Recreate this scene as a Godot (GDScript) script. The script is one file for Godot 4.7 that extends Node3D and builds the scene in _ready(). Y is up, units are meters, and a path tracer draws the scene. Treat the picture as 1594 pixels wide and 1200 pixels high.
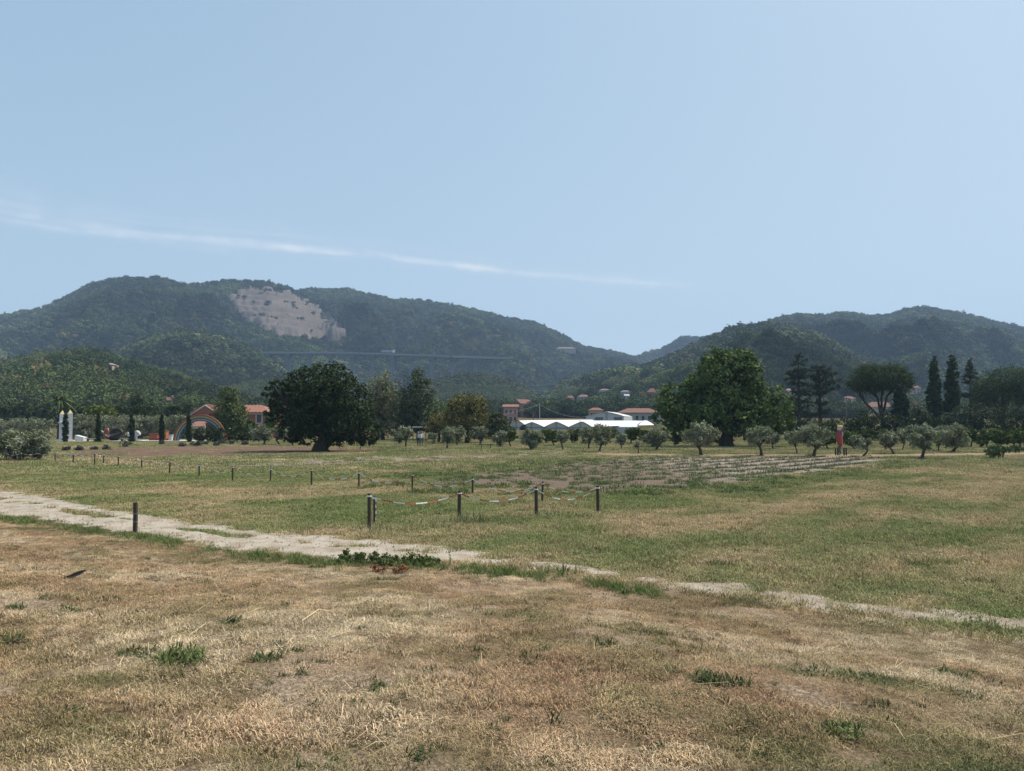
extends Node3D
# A sunny field under wooded hills: y up, metres, the camera stands on a low bank and looks along -z.
const F := 1200.0
const EYE := 3.0
const TILT := 55.0 / 1200.0
var noise := FastNoiseLite.new()
var rough := FastNoiseLite.new()
var ridge_noise := FastNoiseLite.new()
var rng := RandomNumberGenerator.new()
var taken := {}
var M := {}
var leaf_mat: StandardMaterial3D
var grass_mat: StandardMaterial3D

# ---------------------------------------------------------------- survey helpers: sight lines to points in the place
func sight(px: float, py: float) -> Vector3:
	var c := 1.0 / sqrt(1.0 + TILT * TILT)
	var s := TILT * c
	var u := (600.0 - py) / F
	return Vector3((px - 797.0) / F, s + u * c, -c + u * s)

func pt(px: float, py: float, depth: float) -> Vector3:
	var d := sight(px, py)
	return Vector3(0, EYE, 0) + d * (depth / -d.z)

func on_plain(px: float, py: float) -> Vector3:
	var d := sight(px, py)
	return Vector3(0, EYE, 0) + d * (-EYE / d.y)

func foot(px: float, depth: float) -> Vector3:
	var p := pt(px, 655.0, depth)
	return Vector3(p.x, height(p.x, p.z), p.z)

# ---------------------------------------------------------------- terrain
const BANK := [[-60.0, 54.0], [-40.0, 41.0], [-17.7, 25.9], [-13.1, 22.8], [-10.1, 21.1], [-7.7, 19.3], [-6.2, 18.3], [-4.1, 17.2], [-1.5, 16.6], [1.0, 15.4], [2.54, 14.3], [3.85, 13.0], [5.03, 11.9], [6.1, 11.1], [7.04, 10.5], [14.0, 5.0], [30.0, -10.0]]
const FAR_EDGE := [[-60.0, 64.0], [-40.0, 48.0], [-22.8, 34.3], [-17.5, 30.0], [-12.4, 25.4], [-9.7, 23.2], [-7.2, 21.4], [-4.6, 20.1], [-3.2, 19.5], [-1.75, 18.5], [0.75, 17.1], [2.7, 15.3], [4.3, 14.5], [5.6, 13.4], [6.9, 12.7], [8.0, 12.1], [16.0, 7.0], [32.0, -7.0]]

func along(t: Array, x: float) -> float:
	for i in t.size() - 1:
		if x <= t[i + 1][0] or i == t.size() - 2:
			var k: float = (x - t[i][0]) / (t[i + 1][0] - t[i][0])
			k = clampf(k, 0.0, 1.0)
			return t[i][1] + (t[i + 1][1] - t[i][1]) * k
	return t[0][1]

func inside_bank(x: float, d: float) -> float:
	return (along(BANK, x) - d) * 0.8

# ridges: [depth of the crest, depth where the slope starts, steepness, crest as seen along the sight lines]
var RIDGES := [
	[1350.0, 800.0, 1.05, [[-700, 600], [-300, 545], [0, 499], [65, 488], [110, 466], [150, 447], [200, 437], [250, 440], [290, 449], [335, 478], [390, 515], [430, 555], [470, 600], [500, 655]]],
	[1480.0, 820.0, 1.1, [[100, 600], [200, 510], [260, 462], [300, 448], [350, 441], [420, 445], [462, 458], [505, 482], [550, 515], [600, 555], [650, 600], [690, 655]]],
	[1650.0, 950.0, 1.0, [[360, 600], [420, 490], [465, 457], [500, 455], [540, 456], [600, 468], [640, 486], [700, 530], [780, 600], [820, 655]]],
	[1800.0, 1000.0, 1.0, [[480, 600], [560, 500], [600, 474], [650, 471], [720, 483], [790, 499], [840, 509], [880, 529], [905, 544], [950, 552], [985, 560], [1050, 600], [1150, 655]]],
	[900.0, 520.0, 1.1, [[80, 655], [150, 575], [220, 541], [290, 524], [350, 533], [400, 560], [440, 590], [480, 630], [500, 655]]],
	[470.0, 230.0, 1.1, [[-500, 630], [-150, 600], [0, 588], [60, 573], [120, 566], [170, 575], [230, 594], [300, 613], [360, 636], [420, 655]]],
	[740.0, 520.0, 0.9, [[560, 655], [600, 640], [650, 612], [700, 597], [740, 592], [790, 601], [830, 620], [870, 655]]],
	[900.0, 360.0, 1.2, [[780, 655], [850, 622], [880, 605], [950, 588], [1000, 581], [1060, 558], [1110, 534], [1150, 521], [1200, 516], [1260, 528], [1300, 548], [1340, 570], [1400, 606], [1480, 655]]],
	[1450.0, 620.0, 1.15, [[1000, 655], [1060, 570], [1150, 522], [1200, 505], [1240, 495], [1280, 498], [1310, 492], [1350, 498], [1380, 497], [1410, 487], [1440, 485], [1480, 491], [1530, 503], [1594, 518], [1700, 545], [1900, 580], [2300, 640]]],
	[2000.0, 1300.0, 1.0, [[900, 655], [960, 590], [985, 560], [1030, 548], [1060, 530], [1095, 528], [1130, 545], [1200, 600], [1260, 655]]],
]
var crests := []

func survey_ridges() -> void:
	for r in RIDGES:
		var t := []
		for q in r[3]:
			var p := pt(q[0], q[1], r[0])
			t.append([p.x, maxf(p.y, 0.0)])
		crests.append(t)

func hills_at(x: float, d: float) -> float:
	var h := 0.0
	if d < 200.0:
		return 0.0
	var wob := ridge_noise.get_noise_2d(x, d * 0.55)
	var wob2 := noise.get_noise_2d(x * 0.17, d * 0.12)
	for i in RIDGES.size():
		var r = RIDGES[i]
		var swing: float = 1.0 + 0.06 * sin(x / d * 7.0 + i * 2.0)
		var crest: float = r[0] * swing
		var begin: float = r[1]
		if d < begin:
			continue
		var top: float = along(crests[i], x * r[0] / d) * swing
		if top <= 0.0:
			continue
		var k: float
		if d < crest:
			k = (d - begin) / (crest - begin)
			var rel: float = k * (1.0 - k) * 4.0 * minf(1.0, top / 60.0)
			if i == 1: rel *= 1.0 - smoothstep(-0.40, -0.36, x / d) * smoothstep(-0.17, -0.21, x / d)
			k = pow(k, r[2]) + rel * (0.26 * wob + 0.14 * wob2)
			k = minf(k, d / crest * (1.0 - 0.10 * smoothstep(1.0, 0.86, d / crest)))
		else:
			k = maxf(0.0, 1.0 - (d - crest) / (crest * 0.45))
		h = maxf(h, top * k)
	return h

# the left ridge without its gullies: the cut face of the quarry
func smooth_ridge(x: float, d: float) -> float:
	return height(x, -d)

func height(x: float, z: float) -> float:
	var d := -z
	var y := 0.0
	var s := inside_bank(x, d)
	if s > 0.0 and d < 60.0:
		y += 1.37 * (1.0 - exp(-pow(s / 6.2, 2.0)))
		y += minf(s, 3.0) / 3.0 * (0.09 * noise.get_noise_2d(x * 9.0, z * 9.0) + 0.035 * rough.get_noise_2d(x * 16.0, z * 16.0) + 0.022 * rough.get_noise_2d(x * 46.0, z * 46.0))
	if d < 130.0:
		y += 0.03 * noise.get_noise_2d(x * 6.0 + 300.0, z * 6.0)
	if d > 150.0:
		y += smoothstep(150.0, 420.0, d) * 3.5 + hills_at(x, d)
	return y

# ---------------------------------------------------------------- naming
func fresh(called: String) -> String:
	if not taken.has(called):
		taken[called] = 0
		return called
	taken[called] += 1
	return "%s_%03d" % [called, taken[called]]

func tag(o: Node, label: String, category: String, group := "") -> Node:
	o.set_meta("label", label)
	o.set_meta("category", category)
	if group != "":
		o.set_meta("group", group)
	return o

func thing(called: String, at: Vector3, label: String, category: String, group := "", turn := 0.0) -> Node3D:
	var o := Node3D.new()
	o.name = fresh(called)
	add_child(o)
	o.position = at
	o.rotation.y = turn
	tag(o, label, category, group)
	return o

func part(called: String, mesh: Mesh, mat: Material, parent: Node3D, at := Vector3.ZERO) -> MeshInstance3D:
	var o := MeshInstance3D.new()
	o.name = called
	o.mesh = mesh
	if mat:
		o.material_override = mat
	o.position = at
	parent.add_child(o, true)
	return o

func structure(called: String, mesh: Mesh, mat: Material) -> MeshInstance3D:
	var o := MeshInstance3D.new()
	o.name = fresh(called)
	o.mesh = mesh
	o.material_override = mat
	o.set_meta("kind", "structure")
	add_child(o)
	return o

# ---------------------------------------------------------------- materials
func paint(c: Color, roughness := 0.8, bumps := 0.0, metallic := 0.0) -> StandardMaterial3D:
	var m := StandardMaterial3D.new()
	m.albedo_color = c.linear_to_srgb()
	m.roughness = roughness
	m.metallic = metallic
	if bumps > 0.0:
		m.albedo_texture = grain_tex(0.78, 0.05, 77)
		m.uv1_triplanar = true
		m.uv1_scale = Vector3.ONE * bumps
	return m

var grains := {}
func grain_tex(low: float, freq: float, seed_: int) -> NoiseTexture2D:
	var key := "%s %s %s" % [low, freq, seed_]
	if grains.has(key):
		return grains[key]
	var n := FastNoiseLite.new()
	n.seed = seed_
	n.frequency = freq
	n.fractal_octaves = 5
	n.fractal_gain = 0.65
	var t := NoiseTexture2D.new()
	t.width = 512
	t.height = 512
	t.seamless = true
	t.noise = n
	var g := Gradient.new()
	g.set_color(0, Color(low, low, low))
	g.set_color(1, Color(1, 1, 1))
	t.color_ramp = g
	grains[key] = t
	return t

func bump_tex(freq: float, seed_: int, strength: float) -> NoiseTexture2D:
	var n := FastNoiseLite.new()
	n.seed = seed_
	n.frequency = freq
	n.fractal_octaves = 5
	var t := NoiseTexture2D.new()
	t.width = 512
	t.height = 512
	t.seamless = true
	t.as_normal_map = true
	t.bump_strength = strength
	t.noise = n
	return t

func soil_mat(c: Color, scale_: float) -> StandardMaterial3D:
	var m := StandardMaterial3D.new()
	m.albedo_color = c.linear_to_srgb()
	m.vertex_color_use_as_albedo = true
	m.albedo_texture = grain_tex(0.45, 0.04, 5)
	m.normal_enabled = true
	m.normal_texture = bump_tex(0.05, 9, 6.0)
	m.normal_scale = 1.2
	m.uv1_triplanar = true
	m.uv1_world_triplanar = true
	m.uv1_scale = Vector3.ONE * scale_
	m.roughness = 1.0
	m.metallic_specular = 0.1
	return m

func vary(c: Color, amount: float) -> Color:
	var k := 1.0 + rng.randf_range(-amount, amount)
	return Color(c.r * k * (1.0 + rng.randf_range(-amount, amount) * 0.25), c.g * k, c.b * k * (1.0 + rng.randf_range(-amount, amount) * 0.25))

# ---------------------------------------------------------------- mesh builders
class Bits:
	var v := PackedVector3Array()
	var n := PackedVector3Array()
	var c := PackedColorArray()
	var i := PackedInt32Array()
	func mesh() -> ArrayMesh:
		var a := []
		a.resize(Mesh.ARRAY_MAX)
		a[Mesh.ARRAY_VERTEX] = v
		a[Mesh.ARRAY_NORMAL] = n
		if c.size() == v.size():
			a[Mesh.ARRAY_COLOR] = c
		a[Mesh.ARRAY_INDEX] = i
		var m := ArrayMesh.new()
		m.add_surface_from_arrays(Mesh.PRIMITIVE_TRIANGLES, a)
		return m
	func tri(a: Vector3, b: Vector3, d: Vector3, col := Color.WHITE) -> void:
		var nn := (d - a).cross(b - a).normalized()
		var k := v.size()
		v.append(a); v.append(b); v.append(d)
		for j in 3:
			n.append(nn); c.append(col)
		i.append(k); i.append(k + 1); i.append(k + 2)
	func quad(a: Vector3, b: Vector3, d: Vector3, e: Vector3, col := Color.WHITE) -> void:
		var nn := (d - a).cross(b - a).normalized()
		var k := v.size()
		v.append(a); v.append(b); v.append(d); v.append(e)
		for j in 4:
			n.append(nn); c.append(col)
		i.append_array(PackedInt32Array([k, k + 1, k + 2, k, k + 2, k + 3]))
	func box(lo: Vector3, hi: Vector3, col := Color.WHITE) -> void:
		var p := func(x, y, z): return Vector3(hi.x if x else lo.x, hi.y if y else lo.y, hi.z if z else lo.z)
		quad(p.call(0, 0, 1), p.call(0, 1, 1), p.call(1, 1, 1), p.call(1, 0, 1), col)
		quad(p.call(1, 0, 0), p.call(1, 1, 0), p.call(0, 1, 0), p.call(0, 0, 0), col)
		quad(p.call(1, 0, 1), p.call(1, 1, 1), p.call(1, 1, 0), p.call(1, 0, 0), col)
		quad(p.call(0, 0, 0), p.call(0, 1, 0), p.call(0, 1, 1), p.call(0, 0, 1), col)
		quad(p.call(0, 1, 1), p.call(0, 1, 0), p.call(1, 1, 0), p.call(1, 1, 1), col)
		quad(p.call(0, 0, 0), p.call(0, 0, 1), p.call(1, 0, 1), p.call(1, 0, 0), col)
	func tube(points: Array, radii: Array, sides := 7, col := Color.WHITE, flat := 1.0) -> void:
		var last := -1
		var side := Vector3.ZERO
		for k in points.size():
			var p: Vector3 = points[k]
			var dir: Vector3 = (points[mini(k + 1, points.size() - 1)] - points[maxi(k - 1, 0)]).normalized()
			if side == Vector3.ZERO:
				side = dir.cross(Vector3(0.31, 0.2, 0.93)).normalized()
			side = (side - dir * side.dot(dir)).normalized()
			var up := dir.cross(side).normalized()
			var r: float = radii[k]
			var start := v.size()
			for j in sides:
				var a := TAU * j / sides
				var o := side * cos(a) + up * sin(a) * flat
				v.append(p + o * r)
				n.append((side * cos(a) * flat + up * sin(a)).normalized())
				c.append(col)
			if last >= 0:
				for j in sides:
					var j2 := (j + 1) % sides
					i.append_array(PackedInt32Array([last + j, start + j, last + j2, last + j2, start + j, start + j2]))
			last = start
		# end caps
		for e in [0, points.size() - 1]:
			var dir2: Vector3 = (points[1] - points[0]).normalized() * -1.0 if e == 0 else (points[e] - points[e - 1]).normalized()
			var centre := v.size()
			v.append(points[e]); n.append(dir2); c.append(col)
			var ring := v.size()
			var src: int = (centre - points.size() * sides) + e * sides if e == 0 else last
			for j in sides:
				v.append(v[src + j]); n.append(dir2); c.append(col)
			for j in sides:
				var j2 := (j + 1) % sides
				if e == 0:
					i.append_array(PackedInt32Array([centre, ring + j, ring + j2]))
				else:
					i.append_array(PackedInt32Array([centre, ring + j2, ring + j]))

func box_mesh(lo: Vector3, hi: Vector3) -> ArrayMesh:
	var b := Bits.new()
	b.box(lo, hi)
	return b.mesh()

func bevel_box(size: Vector3, bevel: float) -> ArrayMesh:
	# a box with chamfered vertical edges, standing on y = 0
	var b := Bits.new()
	var x := size.x / 2; var z := size.z / 2
	var ring := [Vector2(-x + bevel, -z), Vector2(x - bevel, -z), Vector2(x, -z + bevel), Vector2(x, z - bevel), Vector2(x - bevel, z), Vector2(-x + bevel, z), Vector2(-x, z - bevel), Vector2(-x, -z + bevel)]
	for k in 8:
		var p: Vector2 = ring[k]; var q: Vector2 = ring[(k + 1) % 8]
		b.quad(Vector3(q.x, 0, q.y), Vector3(q.x, size.y, q.y), Vector3(p.x, size.y, p.y), Vector3(p.x, 0, p.y))
		b.tri(Vector3(0, size.y, 0), Vector3(p.x, size.y, p.y), Vector3(q.x, size.y, q.y))
	return b.mesh()

# ---------------------------------------------------------------- sky
const SUN_AZ := 62.0
const SUN_EL := 58.0

func to_sun() -> Vector3:
	var a := deg_to_rad(SUN_AZ); var e := deg_to_rad(SUN_EL)
	return Vector3(sin(a) * cos(e), sin(e), -cos(a) * cos(e))

func make_sky() -> Image:
	var w := 3072; var h := 1536
	var im := Image.create(w, h, false, Image.FORMAT_RGBF)
	im.fill(Color(0.22, 0.25, 0.24))
	var sun := to_sun()
	var wisp := FastNoiseLite.new()
	wisp.seed = 4; wisp.frequency = 0.02; wisp.fractal_octaves = 5; wisp.fractal_gain = 0.6
	# the streak of high cloud, azimuth and elevation in degrees
	var az_pts := []
	for q in [[-400, 300], [-150, 318], [0, 338], [150, 362], [300, 376], [450, 386], [600, 398], [720, 413], [800, 424], [930, 432], [1060, 439], [1130, 444], [1250, 456]]:
		var s := sight(q[0], q[1])
		az_pts.append([rad_to_deg(atan2(s.x, -s.z)), rad_to_deg(atan2(s.y, Vector2(s.x, s.z).length()))])
	for y in h / 2 + 2:
		var el := PI / 2 - PI * (y + 0.5) / h
		var ce := cos(el); var se := sin(el)
		var eld := rad_to_deg(el)
		var t := clampf(1.0 - se, 0.0, 1.0)
		var base := Color(0.138, 0.280, 0.465).lerp(Color(0.487, 0.664, 0.802), pow(t, 2.4))
		for x in w:
			var az := TAU * (x + 0.5) / w
			var cg := sin(az) * ce * sun.x + se * sun.y - cos(az) * ce * sun.z
			var g := acos(clampf(cg, -1.0, 1.0))
			var glow := 0.90 * exp(-g / 0.58)
			var r := base.r + glow; var gg := base.g + glow * 0.98; var b := base.b + glow * 0.94
			var azd := rad_to_deg(az)
			if azd > 180.0:
				azd -= 360.0
			if azd > -52.0 and azd < 20.0 and eld > 6.0 and eld < 24.0:
				var c: float = along(az_pts, azd)
				var off := eld - c + 0.35 * wisp.get_noise_2d(azd * 9.0, 3.0)
				var fade := smoothstep(19.0, 8.0, azd)
				var wide := lerpf(0.26, 1.05, smoothstep(5.0, -32.0, azd))
				var k := exp(-pow(maxf(off, 0.0) / wide, 1.3)) if off > 0.0 else exp(-pow(off / 0.30, 2.0))
				var tex := 0.55 + 1.25 * wisp.get_noise_2d(azd * 3.5 + eld * 9.0, (eld - c) * 75.0)
				var tex2 := 0.6 + 0.7 * wisp.get_noise_2d(azd * 8.0, 70.0 + eld * 4.0)
				k = clampf(k * tex * tex2, 0.0, 1.0) * fade * 0.58
				r += (0.92 - r) * k; gg += (0.93 - gg) * k; b += (0.95 - b) * k
			im.set_pixel(x, y, Color(r, gg, b))
	return im

func set_up_light() -> void:
	var cam := Camera3D.new()
	cam.name = "camera"
	cam.fov = rad_to_deg(2.0 * atan(600.0 / F))
	cam.near = 0.05
	cam.far = 8000.0
	cam.position = Vector3(0, EYE, 0)
	cam.rotation.x = atan(TILT)
	add_child(cam)
	cam.current = true
	var env := Environment.new()
	env.background_mode = Environment.BG_SKY
	var sm := PanoramaSkyMaterial.new()
	sm.panorama = ImageTexture.create_from_image(make_sky())
	sm.energy_multiplier = 1.0
	var sky := Sky.new()
	sky.sky_material = sm
	env.sky = sky
	env.tonemap_mode = Environment.TONE_MAPPER_LINEAR
	env.tonemap_exposure = 1.1
	env.sdfgi_enabled = true
	env.ssao_enabled = true
	env.ssil_enabled = true
	env.fog_enabled = true
	env.fog_density = 0.00021
	env.fog_light_color = Color(0.74, 0.86, 1.0)
	var we := WorldEnvironment.new()
	we.name = "world_environment"
	we.environment = env
	add_child(we)
	var sun := DirectionalLight3D.new()
	sun.name = "sun"
	sun.light_energy = 1.6
	sun.light_color = Color(1.0, 0.955, 0.88)
	sun.light_angular_distance = 0.53
	sun.shadow_enabled = true
	add_child(sun)
	sun.look_at_from_position(to_sun() * 10.0, Vector3.ZERO)

# ---------------------------------------------------------------- ground and hills
func strip_noise(x: float, d: float) -> float:
	# mowing streaks run off to the upper right across the meadow
	var a := (x + d) * 0.7071; var b := (x - d) * 0.7071
	return rough.get_noise_2d(a * 0.9, b * 7.0)

func dryness(x: float, d: float) -> float:
	var s := inside_bank(x, d)
	var n1 := noise.get_noise_2d(x * 2.6, d * 2.6)
	var n2 := noise.get_noise_2d(x * 9.0 + 70.0, d * 9.0)
	var n3 := rough.get_noise_2d(x * 16.0, d * 16.0)
	if s > 0.0:
		var v := 0.86 + 0.30 * n1 + 0.50 * n2 + 0.40 * n3
		v -= 0.55 * exp(-s * 1.6) * smoothstep(-4.0, -12.0, x)
		v -= 0.35 * exp(-s * 1.3)
		for q in LUSH:
			v -= q[4] * exp(-pow((x - q[0]) / q[2], 2.0) - pow((d - q[1]) / q[3], 2.0))
		return clampf(v, 0.0, 1.0)
	var v2 := 0.43 + 0.75 * n1 + 0.30 * n2 + 0.20 * n3 + 0.55 * strip_noise(x, d)
	for q in DRY:
		var dx: float = (x - q[0]); var dd: float = (d - q[1])
		var a: float = (dx + dd) * 0.7071 if q[4] else dx
		var b: float = (dx - dd) * 0.7071 if q[4] else dd
		v2 += q[5] * exp(-(a * a) / (q[2] * q[2]) - (b * b) / (q[3] * q[3]))
	v2 += 0.35 * exp(-(-s) / 1.4)
	return clampf(v2, 0.0, 1.0)

# greener spots of the bank: x, depth, half length, half width, how green
const LUSH := [[-1.6, 4.1, 0.9, 0.35, 0.5], [-0.3, 3.8, 0.8, 0.35, 0.35], [2.3, 4.2, 0.8, 0.5, 0.55], [-2.3, 5.4, 0.8, 0.4, 0.45], [0.9, 5.3, 0.6, 0.5, 0.4], [-4.6, 6.8, 0.9, 0.5, 0.4], [1.3, 8.0, 1.0, 0.8, 0.45], [3.0, 6.6, 1.1, 0.5, 0.4], [-9.5, 18.5, 1.6, 0.6, 0.45], [-12.5, 21.0, 1.6, 0.6, 0.55], [0.2, 9.5, 0.7, 0.5, 0.3]]
# x, depth, length, width, slanting, how dry
const DRY := [[7.0, 24.5, 6.0, 2.2, true, 0.55], [2.5, 22.0, 4.0, 1.6, false, 0.30], [14.0, 33.0, 9.0, 1.6, true, 0.40], [30.0, 44.0, 9.0, 3.0, true, 0.6], [20.0, 33.0, 6.0, 1.2, true, 0.35], [13.0, 14.0, 6.0, 2.6, true, 0.6], [-14.0, 33.0, 7.0, 1.6, false, 0.40],
	[-4.0, 27.0, 5.0, 2.5, false, -0.45], [-15.0, 42.0, 12.0, 3.0, false, -0.40], [14.0, 38.0, 5.0, 2.0, true, -0.35], [-3.5, 23.0, 4.0, 1.6, false, -0.40], [18.0, 24.0, 5.0, 1.8, true, -0.25], [5.0, 30.0, 5.0, 2.0, true, -0.35], [-30.0, 60.0, 10.0, 3.0, false, 0.35], [-20.0, 37.0, 6.0, 1.4, false, 0.2]]

func grass_color(x: float, d: float, r: RandomNumberGenerator) -> Color:
	var dry := clampf(dryness(x, d) + r.randf_range(-0.22, 0.22), 0.0, 1.0)
	var s := inside_bank(x, d)
	var green := Color(0.225, 0.265, 0.105)
	var mid := Color(0.345, 0.320, 0.160)
	var straw := Color(0.530, 0.410, 0.255)
	if s > 0.0:
		green = Color(0.140, 0.165, 0.068)
		mid = Color(0.390, 0.310, 0.168)
		straw = Color(0.640, 0.460, 0.295)
		var n := noise.get_noise_2d(x * 5.0 + 900.0, d * 5.0)
		straw = straw.lerp(Color(0.80, 0.66, 0.47), clampf(0.15 + n * 1.6, 0.0, 1.0))
		straw = straw.lerp(Color(0.46, 0.295, 0.185), clampf(-0.1 - n * 1.8, 0.0, 0.8))
	var c := green.lerp(mid, dry * 2.0) if dry < 0.5 else mid.lerp(straw, dry * 2.0 - 1.0)
	var k := r.randf_range(0.62, 1.42)
	if s > 0.0 and r.randf() < 0.17: k *= 0.42
	return Color(c.r * k, c.g * k, c.b * k)

func rows_of_depth() -> Array:
	var rows := []
	var d := -60.0
	while d < 2300.0:
		rows.append(d)
		if d < -6.0: d += 3.0
		elif d < 24.0: d += 0.2
		elif d < 700.0: d += 0.2 + (d - 24.0) * 0.022
		else: d += 15.0
	return rows

func terrain_sheet(rows: Array, cols: int, tint: Callable) -> ArrayMesh:
	var b := Bits.new()
	for d in rows:
		var wide := maxf(45.0, 1.15 * d + 15.0)
		for k in cols + 1:
			var u := 2.0 * k / cols - 1.0
			var x: float = wide * (0.35 * u + 0.65 * u * u * u) if d < 60.0 else wide * (lerpf(0.35, 1.0, smoothstep(60.0, 200.0, d)) * u + lerpf(0.65, 0.0, smoothstep(60.0, 200.0, d)) * u * u * u)
			b.v.append(Vector3(x, height(x, -d), -d))
			b.c.append(tint.call(x, d))
			b.n.append(Vector3.UP)
	for j in rows.size() - 1:
		for k in cols:
			var a := j * (cols + 1) + k
			b.i.append_array(PackedInt32Array([a, a + cols + 1, a + 1, a + 1, a + cols + 1, a + cols + 2]))
	# smooth normals from the neighbours
	for j in rows.size():
		for k in cols + 1:
			var a := j * (cols + 1) + k
			var l := b.v[a - 1] if k > 0 else b.v[a]
			var r := b.v[a + 1] if k < cols else b.v[a]
			var f := b.v[a + cols + 1] if j < rows.size() - 1 else b.v[a]
			var n := b.v[a - cols - 1] if j > 0 else b.v[a]
			var nn := (r - l).cross(f - n)
			b.n[a] = nn.normalized() if nn.y > 0 else Vector3.UP
	return b.mesh()

func ground_tint(x: float, d: float) -> Color:
	var s := inside_bank(x, d)
	var dry := dryness(x, d) if d < 150.0 and d > -20.0 else 0.35
	var c := Color(0.135, 0.140, 0.062).lerp(Color(0.280, 0.205, 0.128), dry)
	if s > 0.0:
		c = Color(0.105, 0.092, 0.050).lerp(Color(0.270, 0.190, 0.122), dry)
		var n := rough.get_noise_2d(x * 7.0 + 40.0, d * 7.0)
		c = c.lerp(Color(0.43, 0.335, 0.25), clampf(n * 2.6 - 0.35, 0.0, 0.9))
	elif d > 95.0:
		pass
	return c

func hill_tint(x: float, d: float) -> Color:
	var n := noise.get_noise_2d(x * 0.12, d * 0.12)
	if d < 520.0 and hills_at(x, d) < 14.0:
		return Color(0.13, 0.135, 0.06).lerp(Color(0.30, 0.22, 0.12), clampf(0.3 + n * 2.0, 0.0, 1.0))
	return Color(0.045, 0.055, 0.026).lerp(Color(0.10, 0.10, 0.05), clampf(0.3 + n, 0.0, 1.0))

func build_ground() -> void:
	var rows := rows_of_depth()
	var near := []
	var far := []
	for d in rows:
		if d <= 230.0: near.append(d)
	far.append(near[-1])
	for d in rows:
		if d > 230.0: far.append(d)
	var gm := soil_mat(Color(1.25, 1.25, 1.25), 0.9)
	structure("ground", terrain_sheet(near, 260, ground_tint), gm)
	structure("hills", terrain_sheet(far, 260, hill_tint), soil_mat(Color(1, 1, 1), 0.02))

# a sheet of other matter that lies on the ground wherever its mask is above one half
func lay(called: String, lo: Vector2, hi: Vector2, step: Vector2, mask: Callable, tint: Callable, mat: Material, proud := 0.05) -> void:
	var nx := int((hi.x - lo.x) / step.x); var nz := int((hi.y - lo.y) / step.y)
	var b := Bits.new()
	var m := PackedFloat32Array()
	for j in nz + 1:
		for k in nx + 1:
			var x := lo.x + k * step.x; var d := lo.y + j * step.y
			var q: float = mask.call(x, d)
			m.append(q)
			b.v.append(Vector3(x, height(x, -d) + clampf((q - 0.5) * 0.2, -0.06, 0.4) * proud * 5.0 + 0.004 + (0.02 * rough.get_noise_2d(x * 40.0, d * 40.0) if q > 0.6 else 0.0), -d))
			b.c.append(tint.call(x, d))
			b.n.append(Vector3.UP)
	for j in nz:
		for k in nx:
			var a := j * (nx + 1) + k
			if maxf(maxf(m[a], m[a + 1]), maxf(m[a + nx + 1], m[a + nx + 2])) > 0.42:
				b.i.append_array(PackedInt32Array([a, a + nx + 1, a + 1, a + 1, a + nx + 1, a + nx + 2]))
	structure(called, b.mesh(), mat)

func path_mask(x: float, d: float) -> float:
	var a := along(BANK, x) - 0.25; var f := along(FAR_EDGE, x)
	if d < a - 1.5 or d > f + 1.5:
		return 0.0
	var wide := f - a
	var edge := minf(d - a, f - d)
	var n := rough.get_noise_2d(x * 12.0, d * 12.0); var n2 := noise.get_noise_2d(x * 11.0 + 31.0, d * 11.0)
	var q := 0.5 + edge * 0.75 + 0.55 * n + 0.35 * n2
	if wide > 1.5:
		var mid := (d - a) / wide - 0.56
		q = minf(q, 1.5) - 1.05 * exp(-mid * mid / 0.016) * (0.7 + 2.4 * n2) * smoothstep(2.0, -6.0, x)
	q -= smoothstep(0.5, 4.5, x) * (0.10 + 1.1 * maxf(0.0, n2 + 0.02) + 0.5 * maxf(0.0, n) + 0.75 * exp(-pow(((d - a) / wide - 0.42) / 0.16, 2.0)) * smoothstep(3.0, 6.0, x))
	q -= smoothstep(-2.6, 0.2, x) * smoothstep(4.2, 2.0, x) * (0.24 + 0.9 * maxf(0.0, n2))
	return clampf(q, 0.0, 1.2)

func poly(points: Array) -> PackedVector2Array:
	var p := PackedVector2Array()
	for q in points:
		var w := on_plain(q[0], q[1])
		p.append(Vector2(w.x, -w.z))
	return p

func edge_dist(p: Vector2, pl: PackedVector2Array) -> float:
	var best := 1e9
	for k in pl.size():
		best = minf(best, p.distance_to(Geometry2D.get_closest_point_to_segment(p, pl[k], pl[(k + 1) % pl.size()])))
	return best if Geometry2D.is_point_in_polygon(p, pl) else -best

var bed := PackedVector2Array()
var soil := PackedVector2Array()
var pale := PackedVector2Array()
var lawn_path := []

func bed_mask(x: float, d: float) -> float:
	var q := edge_dist(Vector2(x, d), bed)
	if q < -4.0: return 0.0
	var n := rough.get_noise_2d(x * 7.0, d * 7.0); var n2 := noise.get_noise_2d(x * 6.0, d * 6.0)
	return clampf(0.52 + q * 0.3 + 0.5 * n + 0.5 * n2 - 0.45 * smoothstep(11.0, 2.0, x), 0.0, 1.1)

func soil_mask(x: float, d: float) -> float:
	var q := edge_dist(Vector2(x, d), soil)
	return clampf(0.5 + q * 0.10 + 0.9 * rough.get_noise_2d(x * 4.0, d * 4.0), 0.0, 1.1) if q > -6.0 else 0.0

func pale_mask(x: float, d: float) -> float:
	var q := edge_dist(Vector2(x, d), pale)
	return clampf(0.36 + q * 0.12 + 1.3 * rough.get_noise_2d(x * 9.0, d * 9.0), 0.0, 1.1) if q > -4.0 else 0.0

func lane_mask(x: float, d: float) -> float:
	var c := along(lawn_path, x)
	return clampf(1.05 - absf(d - c) * 0.24 + 0.35 * rough.get_noise_2d(x * 5.0, d * 5.0) - 0.6 * smoothstep(9.0, 5.0, x), 0.0, 1.1)

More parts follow.
